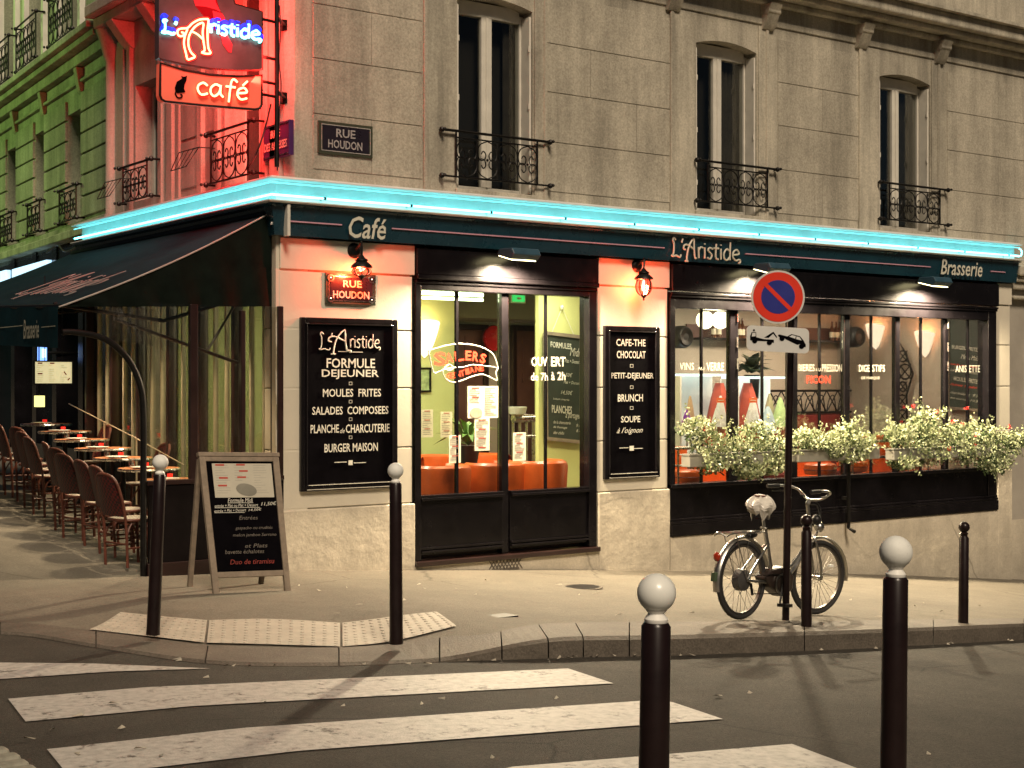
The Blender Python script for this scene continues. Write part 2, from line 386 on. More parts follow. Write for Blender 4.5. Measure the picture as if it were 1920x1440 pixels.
GL = {
 'c': (.95, [[(.8, .8), (.5, 1), (.15, .75), (.1, .35), (.35, 0), (.8, .15)]]),
 'a': (1.1, [[(.8, .85), (.45, 1), (.1, .65), (.1, .2), (.35, 0), (.7, .35), (.82, .98)], [(.82, .98), (.78, .3), (1., 0)]]),
 'f': (.85, [[(.95, 1.4), (.7, 1.6), (.48, 1.3), (.3, -.35)], [(.1, .95), (.8, .95)]]),
 'E': (.95, [[(.15, .5), (.8, .65), (.6, 1), (.2, .8), (.1, .35), (.35, 0), (.8, .15)], [(.5, 1.2), (.85, 1.6)]]),
 'L': (1.0, [[(.42, 1.5), (.25, 1.7), (.15, 1.5), (.25, 1.2), (.25, .5), (.15, .05)], [(.02, .1), (.2, .02), (.5, .1), (.85, -.02), (.98, .2)]]),
 "'": (.3, [[(.15, 1.65), (.05, 1.3)]]),
 'A': (1.35, [[(1.0, 1.75), (.75, 1.5), (.45, .9), (.3, .2), (.25, -.35)], [(1.0, 1.75), (1.02, .8), (1.1, 0), (1.25, 0)], [(1.02, .75), (.7, .95), (.3, 1.15), (0, 1.05), (-.05, .75), (.15, .7)], [(.1, -.35), (.4, -.35)]]),
 'r': (.65, [[(.12, 1), (.15, 0)], [(.12, .65), (.35, 1), (.6, .95)]]),
 'i': (.35, [[(.12, 1), (.12, 0)], [(.12, 1.28), (.13, 1.36)]]),
 's': (.7, [[(.6, .9), (.3, 1), (.12, .75), (.5, .38), (.35, 0), (.05, .1)]]),
 't': (.65, [[(.28, 1.4), (.22, .2), (.5, 0)], [(0, 1), (.55, 1)]]),
 'd': (.95, [[(.78, 1.65), (.72, 0)], [(.72, .8), (.4, 1), (.1, .6), (.15, .1), (.45, 0), (.72, .3)]]),
 'e': (.95, [[(.12, .5), (.75, .62), (.55, 1), (.18, .8), (.1, .3), (.42, 0), (.78, .1), (.9, -.02), (.85, -.2), (.72, -.2)]]),
}
def strokes(mb, word, o, U, V, r, N=(0, -1, 0), n=6, only=None, hi=1.75, lo=-.35):
    o, U, V, N = map(Vector, (o, U, V, N)); tot = sum(GL[c][0] for c in word); x = 0
    for i, c in enumerate(word):
        wd, ss = GL[c]
        if only is None or i in only:
            for s in ss:
                pts = [Vector((x + a, b, 0)) for a, b in s]; pts = cr(pts, 4) if len(pts) > 2 else pts
                mb.tube([o + U * (p.x / tot) + V * ((p.y - lo) / (hi - lo)) + N * (r * .6) for p in pts], r, n)
        x += wd
def sline(mb, word, u0, u1, v0, v1, y, r, **k):
    um, vm = (u0 + u1) / 2, (v0 + v1) / 2
    x0 = WY(u0, vm, y).x; x1 = WY(u1, vm, y).x; zt = WY(um, v0, y).z; zb = WY(um, v1, y).z
    strokes(mb, word, (x0, y, zb), (x1 - x0, 0, 0), (0, 0, zt - zb), r, **k)
# ------------------------------------------------------------------ ground
def strip(rows):
    mb = MB(); n = len(rows[0])
    for r in rows: mb.v += [tuple(p) for p in r]
    for i in range(len(rows) - 1):
        for j in range(n - 1): mb.f.append((i * n + j, i * n + j + 1, (i + 1) * n + j + 1, (i + 1) * n + j))
    return mb
def sm(a, b, x):
    t = max(0, min(1, (x - a) / (b - a))); return t * t * (3 - 2 * t)
# kerb: joint with the pavement (back) and foot on the road (front), surveyed from left to right
kf = [G(u, v, ROAD) for u, v in ((0, 1190), (180, 1215), (385, 1245), (600, 1250), (800, 1243), (920, 1238), (1050, 1234), (1180, 1231), (1300, 1228), (1548, 1219), (1750, 1209), (1920, 1200))]
kb = [G(u, v, -.09) for u, v in ((0, 1163), (180, 1181), (390, 1208), (600, 1213), (800, 1205))] + [G(u, v, -.02) for u, v in ((920, 1190), (1030, 1176), (1180, 1172), (1300, 1172), (1548, 1170), (1750, 1167), (1920, 1164))]
KF = [Vector((-5.6, 24, 0)), Vector((-5.3, 12, 0)), Vector((-4.9, 4, 0)), Vector((-4.4, .2, 0)), Vector((-3.95, -1.7, 0))] + kf
KB = [Vector((-5.2, 24, 0)), Vector((-4.9, 12, 0)), Vector((-4.5, 4, 0)), Vector((-4.0, .4, 0)), Vector((-3.55, -1.2, 0))] + kb
e1, e2 = KF[-1].copy(), KB[-1].copy()
for dx in (2, 4, 7, 12, 24):
    KF.append(Vector((e1.x + dx, e1.y, 0))); KB.append(Vector((e2.x + dx, e2.y, 0)))
def low(x):   # 1 where the kerb is dropped for the crossing
    return sm(-5.0, -3.2, x) * (1 - sm(-1.15, -.1, x))
def interp(P, k):
    out = []
    for i in range(len(P) - 1):
        for j in range(k): out.append(P[i].lerp(P[i + 1], j / k))
    return out + [P[-1]]
def pz(x, y, kd):
    return g(x, y) - .10 * low(x) * (1 - sm(0, 1.3, kd)) * (1 - sm(-1.5, -.5, y))
KBs, KFs = cr(KB, 6), cr(KF, 6)
rows = []
for i, q in enumerate(KBs):
    if q.x > .6: b = Vector((q.x, .35, 0))
    elif q.y > .35 - 0: b = Vector((3.0, max(.4, q.y), 0))
    else:
        t = sm(-3.6, .6, q.x); b = Vector((.3 + .3 * t, .35, 0))
    D = (b - q).length
    rows.append([(p.x, p.y, pz(p.x, p.y, D * (j / 16) ** 1.5)) for j in range(17) for p in [q.lerp(b, (j / 16) ** 1.5)]])
pavement = strip(rows).build('pavement', pavem, kind='structure', smooth=True)
# road sheet
rows = []
for i in range(61):
    x = -30 + 60 * i / 60
    rows.append([(x, y, g(x, y) + ROAD) for y in [-40 + 70 * j / 60 for j in range(61)]])
road = strip(rows).build('road', asphalt, kind='structure', smooth=True)
gs = MB(); gs.v = [(-300, -300, -9), (300, -300, -9), (300, 300, -9), (-300, 300, -9)]; gs.f = [(0, 1, 2, 3)]
gs.build('ground', asphalt, kind='structure')
# kerb stones, each its own piece with an open joint
cuts = [0, 6, 12, 18, 24, 30, 36, 42, 49, 55, 61, 65, 68, 72, 76, 83, 90, 96, 102, 108, 114, 120, 126, 132]
N_ = len(KBs) - 1
cuts = [c for c in cuts if c < N_] + [N_]
def khei(x): return .02 + .115 * (1 - low(x))
for a, b in zip(cuts[:-1], cuts[1:]):
    m = MB(); idx = list(range(a, b + 1)); n = len(idx)
    prof = []
    for q, i in enumerate(idx):
        B, F = KBs[i].copy(), KFs[i].copy()
        if q == 0: B = B + (KBs[i + 1] - B).normalized() * .005; F = F + (KFs[i + 1] - F).normalized() * .005
        if q == n - 1: B = B + (KBs[i - 1] - B).normalized() * .005; F = F + (KFs[i - 1] - F).normalized() * .005
        zr = g(F.x, F.y) + ROAD; zt = zr + khei(F.x); D = 0
        zb = pz(B.x, B.y, 0) + .006
        T = F.lerp(B, .06)
        prof.append([(B.x, B.y, zb - .15), (B.x, B.y, zb), (T.x, T.y, max(zt, zr + .015)), (F.x, F.y, zt - .02 if zt - .02 > zr else zr + .004), (F.x, F.y, zr - .1)])
    o = strip(prof)
    k = len(prof); o.f.append(tuple(range(5))); o.f.append(tuple(5 * (k - 1) + j for j in range(5))[::-1])
    o.build('kerb_stone', granite, pavement, local=True)
# tactile slabs with domes
tq = [((165, 1170), (225, 1148), (390, 1165), (385, 1195)), ((385, 1195), (390, 1165), (640, 1172), (640, 1202)), ((640, 1202), (640, 1172), (820, 1162), (858, 1185))]
for q in tq:
    c = [G(u, v, -.05) for u, v in q]
    for p in c:
        p.z = 0
    def at(s, t):
        p = (c[0].lerp(c[3], s)).lerp(c[1].lerp(c[2], s), t); p.z = zt(p); return p
    def zt(p):
        D = min((Vector((k.x, k.y, 0)) - Vector((p.x, p.y, 0))).length for k in KBs)
        return pz(p.x, p.y, D) + .013
    ns = 12
    m = strip([[at(.01 + .98 * i / ns, .01 + .98 * j / 5) for j in range(6)] for i in range(ns + 1)])
    Ls = (c[3] - c[0]).length; Lt = ((c[1] - c[0]).length)
    na, nb_ = max(4, int(Ls / .075)), max(4, int(Lt / .075))
    for i in range(na):
        for j in range(nb_):
            p = at((i + .5) / na, (j + .5) / nb_)
            m.lathe([(.019, -.002), (.014, .0035), (0, .0045)], p, 6)
    m.build('tactile_slab', tact, pavement, local=True, kind=None)
# crossing stripes, draped on the road
for q in (((-120, 1262), (-120, 1285), (0, 1275), (395, 1255), (0, 1244)), ((15, 1312), (48, 1355), (1150, 1283), (1065, 1255)), ((88, 1407), (115, 1440), (130, 1460), (1355, 1350), (1245, 1313)), ((960, 1440), (830, 1470), (1680, 1470), (1600, 1440), (1485, 1397))):
    P = [G(u, v, ROAD) for u, v in q]
    xs = [p.x for p in P]
    m = MB()
    # columns across x, clipped top/bottom polygon
    def yr(x):
        ys = []
        for i in range(len(P)):
            a, b = P[i], P[(i + 1) % len(P)]
            if (a.x - x) * (b.x - x) <= 0 and abs(a.x - b.x) > 1e-6:
                t = (x - a.x) / (b.x - a.x); ys.append(a.y + t * (b.y - a.y))
        return (min(ys), max(ys)) if ys else None
    cols = []
    xx = sorted(set([min(xs) + 1e-4 + (max(xs) - min(xs) - 2e-4) * i / 40 for i in range(41)] + [x for x in xs if min(xs) < x < max(xs)]))
    for x in xx:
        y = yr(x)
        if y: cols.append([(x, y[0] + (y[1] - y[0]) * j / 4, g(x, y[0]) + ROAD + .006) for j in range(5)])
    strip(cols).build('crossing_stripe', zebra, road, local=True)
# cobbles by the left edge
cob = MB(); cob.box(-.075, .075, -.048, .048, -.06, .045)
co = None
for i in range(3):
    for j in range(9):
        x = -4.20 - .19 * i + random.uniform(-.012, .012) - (j > 4) * 0; y = -5.35 - .14 * j + .05 * (i % 2)
        loc = (x, y, g(x, y) + ROAD + random.uniform(0, .012))
        if co is None:
            co = cob.build('cobblestone', mat('cobble_granite', (.26, .25, .20), .6, var=.3, scale=14, bump=.4, bscale=40), road, local=True, bevel=.02); co.location = loc
        else:
            c_ = same(co, 'cobblestone', road, loc); c_.rotation_euler[2] = random.uniform(-.08, .08)
# near pavement on the camera's side
m = strip([[(x, y, g(x, y) - .005) for y in (-30, -14, -12, -10, -9.2, -8.95)] for x in [-12 + i for i in range(40)]])
m.build('near_pavement', pavem, kind='structure', smooth=True)
kk = strip([[(x, -8.95, g(x) ), (x, -8.62, g(x)), (x, -8.6, g(x) - .02), (x, -8.6, g(x) - .2)] for x in [-12 + i for i in range(40)]])
kk.build('near_kerb', granite, kind='structure')
# covers and litter
p = G(1092, 1102)
o = thing('manhole_cover', 'small round iron cover set in the pavement below the black window frame', 'cover', p)
MB().disc((p.x, p.y, p.z + .004), .16, .012, 24).build('cover', iron, o); MB().lathe([(.16, 0), (.19, 0), (.19, .008), (.16, .008)], p, 24).build('rim', granite, o)
p = G(940, 1155)
o = thing('valve_cover', 'little worn cover sunk in the pavement near the dropped kerb', 'cover', p)
MB().box(p.x - .1, p.x + .1, p.y - .08, p.y + .08, p.z - .01, p.z + .005).build('lid', iron, o)
lit = MB()
for i in range(95):
    if i < 26: p = G(random.uniform(560, 1900), random.uniform(1090, 1160))
    elif i < 75:
        j = random.randrange(40, 110); p = KFs[j].lerp(KFs[j + 1], random.random()) + Vector((0, -random.uniform(.01, .1), 0)); p.z = g(p.x, p.y) + ROAD
    else: p = G(random.uniform(0, 1900), random.uniform(1260, 1430), ROAD)
    a = random.uniform(0, 6.3); L = random.uniform(.008, .035); W_ = random.uniform(.004, .012)
    u = Vector((math.cos(a), math.sin(a), 0)); v = Vector((-math.sin(a), math.cos(a), 0)); z = Vector((0, 0, .012))
    lit.add([p + z - u * L - v * W_, p + z + u * L - v * W_, p + z * 2 + u * L * .7 + v * W_, p + z - u * L * .8 + v * W_], [(0, 1, 2, 3)])
lit.build('litter', mat('paper_scrap', (.42, .38, .30), .8, var=.5, scale=3), kind='stuff')
# ------------------------------------------------------------------ corner building (upper storeys, plain piers)
bld = thing('corner_building', 'pale rendered Parisian corner building above the lit cafe fascia', 'building', (0, 0, 0))
Y0 = .05; XS = .12; ZT = 9.0; XE = 14.5
wins = [(2.02, 2.97), (5.30, 6.27), (8.46, 9.45)]
ZW0, ZW1 = 3.70, 5.62
# wall core behind the blocks, with real openings
core = MB()
xs = [.19]
for a, b in wins: xs += [a, b]
xs.append(XE)
for i in range(0, len(xs), 2): core.box(xs[i], xs[i + 1], Y0, Y0 + .5, 3.10, ZT)
for a, b in wins:
    core.box(a, b, Y0, Y0 + .5, 3.10, ZW0); 
    # arched head: lower at the ends
    n = 8; zs = [ZW1 + .07 * (1 - (2 * i / n - 1) ** 2) for i in range(n + 1)]
    for i in range(n):
        x0 = a + (b - a) * i / n; x1 = a + (b - a) * (i + 1) / n
        core.prism([(x0, Y0, zs[i]), (x1, Y0, zs[i + 1]), (x1, Y0, ZT), (x0, Y0, ZT)], (0, .5, 0))
core.build('wall', plaster, bld)
# flush render panels with fine joints; each panel a piece
rowz = [3.64, 3.76, 4.285, 4.81, 5.325, 5.84]
def blocks(x0, x1, splits, ztop=None):
    for i in range(1, len(rowz) - 1):
        ss = [x0] + splits[i % len(splits)] + [x1]
        for a, b in zip(ss[:-1], ss[1:]):
            MB().box(a + .002, b - .002, Y0 - .009, Y0 + .01, rowz[i] + .004, rowz[i + 1] - .004).build('stone_block', plaster_b, bld, bevel=.003)
blocks(.38, 1.60, [[], [1.02]]); blocks(3.16, 5.06, [[3.75], [], [4.4]]); blocks(6.62, 8.22, [[], [7.4]]); blocks(9.80, 12.9, [[10.9], [11.6]])
# window surrounds and pilaster strips
for a, b in wins:
    for x0, x1 in ((a - .36, a - .02), (b + .02, b + .14)):
        MB().box(x0, x1, Y0 - .018, Y0 + .01, 3.64, 5.95).build('pilaster_strip', plaster, bld, bevel=.006)
    MB().box(a - .41, a - .355, Y0 - .032, Y0 - .001, 3.64, 5.95).build('pilaster_strip', plaster, bld, bevel=.01)
    MB().box(b + .135, b + .18, Y0 - .032, Y0 - .001, 3.64, 5.95).build('pilaster_strip', plaster, bld, bevel=.01)
    for xc in (a - .38, b + .16):
        m = MB(); m.prism([(xc - .09, Y0 - .04, 5.92), (xc - .09, Y0 - .08, 5.97), (xc - .09, Y0 - .18, 6.2), (xc - .09, Y0, 6.2), (xc - .09, Y0, 5.92)], (.18, 0, 0))
        m.tube([(xc - .1, Y0 - .11, 6.12), (xc + .1, Y0 - .11, 6.12)], .04, 10)
        m.build('corbel', plaster, bld, smooth=True)
MB().box(.2, XE, Y0 - .022, Y0 - .001, 5.97, 6.04).build('string_course', plaster, bld, bevel=.01)
m = MB(); m.box(.0, XE, Y0 - .34, Y0, 6.34, 6.50); m.box(.05, XE, Y0 - .24, Y0, 6.27, 6.34); m.box(.1, XE, Y0 - .10, Y0, 6.20, 6.27)
m.build('cornice', plaster, bld, bevel=.02)
MB().box(.2, XE, Y0 - .42, Y0 - .05, 6.50, 6.54).build('balcony_slab', plaster, bld)
def scroll(mb, o, U, V, pts, r):
    mb.tube([Vector(o) + Vector(U) * a + Vector(V) * b for a, b in cr2(pts)], r, 6)
def cr2(pts, k=5): return [(p.x, p.y) for p in cr([(a, b, 0) for a, b in pts], k)]
SCR = [(.5, .02), (.15, .12), (.02, .32), (.12, .5), (.35, .5), (.42, .36), (.3, .28), (.2, .36)]
SCR2 = [(.5, .98), (.85, .88), (.98, .68), (.88, .5), (.65, .5), (.58, .64), (.7, .72), (.8, .64)]
def railing(parent, o, U, V, out, ends=.17):
    """iron window guard: top and bottom bars with end knobs, scroll panels"""
    o, U, V, out = map(Vector, (o, U, V, out)); ul = U.normalized(); m = MB(); L = U.length
    m.tube([o + V - ul * ends, o + V + U + ul * ends], .014, 6); m.tube([o - ul * ends, o + U + ul * ends], .010, 6)
    m.tube([o + V * .86, o + V * .86 + U], .008, 6)
    for q in (o + V - ul * ends, o + V + U + ul * ends, o - ul * ends, o + U + ul * ends):
        m.sphere(q, .030, 8); m.sphere(q + out * .05, .018, 8)
        m.tube([q, q - out * .12], .012, 6)
    for t in (0, 1): m.tube([o + U * t - V * .02, o + U * t + V], .011, 6)
    k = max(2, round(L / .24))
    for i in range(k):
        a = o + U * (i / k); u = U / k
        if i: m.tube([a, a + V * .86], .006, 5)
        for s in (SCR, SCR2, [(1 - x, z) for x, z in SCR], [(1 - x, z) for x, z in SCR2]):
            m.tube([a + u * x + V * (z * .86) for x, z in cr2(s, 4)], .0065, 5)
        m.sphere(a + u * .5 + V * .43, .016, 6)
    return m.build('railing', iron, parent)
for a, b in wins:
    wn = MB(); ym = Y0 + .19; mid = (a + b) / 2; z0, z1 = ZW0 + .0, ZW1 - .02
    wn.box(a, a + .05, ym - .03, ym + .05, z0, z1); wn.box(b - .05, b, ym - .03, ym + .05, z0, z1); wn.box(a + .05, b - .05, ym - .03, ym + .05, z1 - .08, z1 + .07); wn.box(a + .05, b - .05, ym - .03, ym + .05, z0, z0 + .06)
    win = wn.build('window', whitewood, bld, bevel=.006)
    st = MB(); st.box(mid - .065, mid - .004, ym - .035, ym + .02, z0 + .06, z1 - .08); st.box(mid + .004, mid + .065, ym - .035, ym + .02, z0 + .06, z1 - .08); st.box(mid - .014, mid + .014, ym - .05, ym - .036, z0 + .06, z1 - .08)
    st.build('stile', whitewood, win, bevel=.005)
    for x0, x1 in ((a + .05, mid - .065), (mid + .065, b - .05)):
        MB().box(x0, x1, ym, ym + .006, z0 + .06, z1 - .08).build('pane', G_window, win)
    MB().box(a, b, ym + .20, ym + .24, z0, z1 + .1).build('room_backdrop', mat('dark_room', (.012, .010, .009), .9, var=.3, scale=3), win)
    c_a, c_b = (mid + .16, b - .06) if a > 3 else (mid + .3, b - .06)
    strip([[(c_a + (c_b - c_a) * i / 30, ym + .10 + .02 * math.sin(i * .9) , z) for z in (z0 + .06, (z0 + z1) / 2, z1 - .06)] for i in range(31)]).build('curtain', mat('dim_curtain', (.075, .065, .055), .9, var=.3, scale=5), win, smooth=True)
    strip([[(a + .05 + .14 * i / 12, ym + .12 + .02 * math.sin(i * 1.1), z) for z in (z0 + .06, (z0 + z1) / 2, z1 - .06)] for i in range(13)]).build('curtain', mat('dim_curtain', (.075, .065, .055)), win, smooth=True)
    # folded shutters in the reveals
    for x0, x1 in ((a + .004, a + .03), (b - .03, b - .004)):
        s = MB(); s.box(x0, x1, Y0 + .015, ym - .04, z0 + .02, z1 - .03)
        for k in range(3): s.tube([(x0 if x0 > mid else x1, Y0 + .02, z0 + .3 + k * .6), (x0 if x0 > mid else x1, Y0 + .02, z0 + .36 + k * .6)], .012, 6)
        s.build('shutter', whitewood, win, bevel=.003)
    MB().box(a - .04, b + .04, Y0 - .05, Y0 + .25, ZW0 - .06, ZW0 - .002).build('sill', plaster, win, bevel=.008)
    ra, rb = {2: (1.80, 3.16), 5: (5.26, 6.56), 8: (8.41, 9.75)}[int(a)]; railing(win, (ra + .17, Y0 - .06, 3.81), (rb - ra - .34, 0, 0), (0, 0, .46), (0, -1, 0))
# balcony guard just above the cornice at the upper right
# piers and plain wall of the ground floor seen beyond the shopfront
m = MB(); m.box(11.12, XE, .06, .5, -1.6, 3.10); m.build('ground_floor_wall', mat('grey_render', (.34, .31, .26), .85, var=.15, scale=2, bump=.3), bld)
m = MB(); m.box(11.13, XE, -.03, .059, 3.02, 3.12); m.box(11.13, XE, -.08, .059, 3.12, 3.20); m.box(11.13, XE, -.14, .059, 3.20, 3.34); m.box(11.13, XE, -.05, .059, 2.88, 2.93)
m.build('moulding', plaster, bld, bevel=.02)
m = MB(); m.box(11.125, XE, .02, .059, -1.6, -.15); m.build('plinth', dado, bld)
# ---- side facade (x = XS), upper part
YB = 4.40
sw = [(.62, 1.42, 3.72, 5.75), (3.12, 3.78, 3.80, 5.12)]
m = MB(); ys = [.12, sw[0][0], sw[0][1], sw[1][0], sw[1][1], YB]
for i in range(0, 6, 2): m.box(XS, XS + .4, ys[i], ys[i + 1], 3.30, ZT)
for a, b, z0, z1 in sw: m.box(XS, XS + .4, a, b, 3.30, z0); m.box(XS, XS + .4, a, b, z1, ZT)
m.prism([(XS, .12, 3.1), (.19, Y0, 3.1), (.6, Y0 + .3, 3.1), (XS + .3, .5, 3.1)], (0, 0, ZT - 3.1))
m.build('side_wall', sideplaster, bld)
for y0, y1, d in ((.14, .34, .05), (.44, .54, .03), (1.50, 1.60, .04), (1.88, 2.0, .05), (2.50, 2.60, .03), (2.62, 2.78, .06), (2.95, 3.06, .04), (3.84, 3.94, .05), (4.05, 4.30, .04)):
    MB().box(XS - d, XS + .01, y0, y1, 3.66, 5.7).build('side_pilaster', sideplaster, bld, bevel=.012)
for z in (4.30, 4.82, 5.34):
    for y0, y1 in ((1.62, 1.86), (2.02, 2.48), (3.97, 4.03)):
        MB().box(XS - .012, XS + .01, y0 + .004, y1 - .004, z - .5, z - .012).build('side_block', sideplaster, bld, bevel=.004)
for y0 in (3.0, 3.9, 2.56):
    q = MB(); q.prism([(XS - .02, y0 - .1, 5.55), (XS - .10, y0 - .1, 5.62), (XS - .28, y0 - .1, 5.85), (XS, y0 - .1, 5.85), (XS, y0 - .1, 5.55)], (0, .2, 0)); q.build('side_corbel', sideplaster, bld, bevel=.01)
m = MB(); m.box(XS - .34, XS + .01, -.1, YB + .1, 5.98, 6.12); m.box(XS - .25, XS + .01, .1, YB + .06, 5.86, 5.98)
m.build('side_cornice', sideplaster, bld, bevel=.02)
# round engaged shaft that ends the facade
m = MB(); m.lathe([(.10, 3.66), (.10, 3.7), (.085, 3.72), (.085, 5.5), (.11, 5.55), (.15, 5.72), (.2, 5.86)], (XS - .02, 4.42, 0), 16); m.build('shaft', sideplaster, bld, smooth=True)
for k, (a, b, z0, z1) in enumerate(sw):
    f = MB(); f.box(XS + .2, XS + .26, a, a + .05, z0, z1); f.box(XS + .2, XS + .26, b - .05, b, z0, z1); f.box(XS + .2, XS + .26, a + .05, b - .05, z1 - .06, z1); f.box(XS + .2, XS + .26, (a + b) / 2 - .03, (a + b) / 2 + .03, z0, z1 - .06)
    win = f.build('side_window', whitewood, bld)
    MB().box(XS + .22, XS + .23, a + .05, b - .05, z0, z1 - .06).build('pane', darkpane, win)
    railing(win, (XS - .14, b + .02, 3.74 if k == 0 else 3.78), (0, a - b - .04, 0), (0, 0, .50 if k == 0 else .40), (-1, 0, 0), .12)
# clothes dryers fixed outside the two side railings
for yy, zz in ((1.9, 4.12), (4.0, 4.04)):
    d = MB(); x0 = XS - .2
    P = [(x0, yy - .3, zz), (x0 - .02, yy + .15, zz), (x0 - .12, yy + .12, zz - .2), (x0 - .12, yy - .26, zz - .2)]
    d.tube(P, .006, 5, closed=True)
    for t in (.25, .5, .75): d.tube([Vector(P[0]).lerp(Vector(P[1]), t), Vector(P[3]).lerp(Vector(P[2]), t)], .004, 4)
    d.tube([P[0], (XS, yy - .35, zz)], .006, 5)
    d.build('drying_rack', iron, bld)

# ------------------------------------------------------------------ shopfront of the cafe
shop = thing('cafe_shopfront', 'black timber cafe shopfront with cream pillars under a blue-green fascia', 'shopfront', (0, 0, 0))
def pillar(x0, x1, zb):
    MB().box(x0, x1, -.03, .35, zb, .555).build('plinth', dado, shop, bevel=.012)
    zz = [.56, 1.11, 1.69, 2.25, 2.79]
    for a, b in zip(zz[:-1], zz[1:]):
        MB().box(x0 + .004, x1 - .02, -.002, .3, a + .006, b - .006).build('pillar_block', stonepaint, shop, bevel=.006)
    MB().box(x0 + .004, x1, -.02, .3, 2.80, 3.09).build('pillar_band', stonepaint, shop, bevel=.006)
    MB().box(x0 + .02, x1 - .04, .012, .28, .555, 3.08).build('pillar_core', plaster, shop)
pillar(.0, 1.475, -.3); pillar(3.805, 4.835, -.6); pillar(10.79, 11.11, -1.3)
MB().box(1.476, 3.804, -.028, .3, -.5, -.075).build('dado', dado, shop); MB().box(4.836, 10.789, -.028, .3, -1.4, .012).build('dado', dado, shop)
# vent grille in the plinth
m = MB()
a, b = WY(915, 1048, -.03), WY(972, 1066, -.03)
m.box(a.x, b.x, -.04, -.029, b.z, b.z + .015); m.box(a.x, b.x, -.04, -.029, a.z - .02, a.z - .005)
for i in range(9):
    x = a.x + (b.x - a.x) * i / 9; m.tube([(x, -.034, b.z), (x + .09, -.034, a.z - .005)], .005, 4); m.tube([(x + .09, -.036, b.z), (x, -.036, a.z - .005)], .005, 4)
m.build('vent_grille', granite, shop)
def frame_rect(mb, x0, x1, z0, z1, t, y0, y1):
    mb.box(x0, x0 + t, y0, y1, z0, z1); mb.box(x1 - t, x1, y0, y1, z0, z1); mb.box(x0 + t, x1 - t, y0, y1, z1 - t, z1); mb.box(x0 + t, x1 - t, y0, y1, z0, z0 + t)
YG = .08
# window 1
w1 = MB(); w1.box(1.485, 1.555, -.015, .16, -.02, 2.72); w1.box(3.685, 3.79, -.015, .16, -.02, 2.72); w1.box(2.565, 2.65, .03, .12, -.02, 2.70); w1.box(1.555, 3.685, -.012, .14, 2.66, 2.72)
w1 = w1.build('front_window', blackwood, shop, bevel=.008)
h = MB(); h.box(1.485, 3.79, -.05, .16, 2.81, 3.07); h.box(1.485, 3.79, -.065, .16, 2.76, 2.81); h.box(1.485, 3.79, -.03, .16, 2.72, 2.76)
h.build('head_box', blackwood, w1, bevel=.01)
l = MB()
for x0, x1 in ((1.555, 2.56), (2.66, 3.685)):
    l.box(x0, x1, .02, .12, .03, .575); l.box(x0, x1, -.03, .12, .575, .60); l.box(x0, x1, -.012, .12, .60, .625)
    l.box(x0, x1, -.005, .12, .085, .11); l.box(x0, x1, -.02, .12, .055, .075)
l.build('lower_panel', blackwood, w1, bevel=.004)
MB().box(1.475, 3.80, -.07, .14, -.07, -.02).build('sill', brownwood, w1, bevel=.008)
for x0, x1 in ((1.555, 2.56), (2.66, 3.685)):
    MB().box(x0, x1, YG, YG + .006, .625, 2.66).build('pane', G_window, w1)
m = MB(); m.box(2.02, 2.05, .065, .10, .625, 2.66); m.build('mullion', blackwood, w1); m = MB(); m.box(3.155, 3.18, .07, .10, .625, 2.66); m.build('mullion', blackwood, w1)
# window 2
w2 = MB(); w2.box(4.845, 4.925, -.015, .16, .06, 2.70); w2.box(10.60, 10.775, -.015, .16, .06, 2.70); w2.box(4.925, 10.60, -.012, .14, 2.58, 2.70); w2.box(4.845, 10.775, -.035, .16, 2.70, 2.73); w2.box(4.845, 10.775, -.05, .16, 2.73, 2.76)
w2 = w2.build('side_street_window', blackwood, shop, bevel=.006)
MB().box(4.845, 10.775, -.06, .16, 2.77, 3.07).build('head_box', blackwood, w2, bevel=.01)
l = MB(); l.box(4.925, 10.60, .0, .12, .17, .56); l.box(4.845, 10.775, -.04, .14, .56, .60); l.box(4.845, 10.775, -.03, .14, .19, .215)
l.box(4.845, 10.775, -.045, .14, .155, .185); l.box(4.845, 10.775, -.05, .14, .02, .15)
l.build('lower_panel', blackwood, w2, bevel=.004)
edges = [(1264, 1365), (1381, 1476), (1492, 1580), (1590, 1676), (1684, 1768), (1775, 1853)]
prev = 4.925
for k, (u0, u1) in enumerate(edges):
    x0 = WY(u0, 700, YG).x; x1 = WY(u1, 700, YG).x
    if k: MB().box(prev + .002, x0 - .002, .045, .12, .60, 2.58).build('post', blackwood, w2, bevel=.01)
    MB().box(x0, x1, YG, YG + .006, .60, 2.58).build('pane', G_window, w2)
    xm = (x0 + x1) / 2; MB().box(xm - .013, xm + .013, .07, .10, .60, 2.58).build('mullion', blackwood, w2)
    if k in (1, 5):
        for z in (1.9, 2.15, 2.45): MB().tube([(x0 - .03, .03, z), (x0 - .03, .03, z + .12)], .012, 8).build('hinge', steel, w2)
    prev = x1
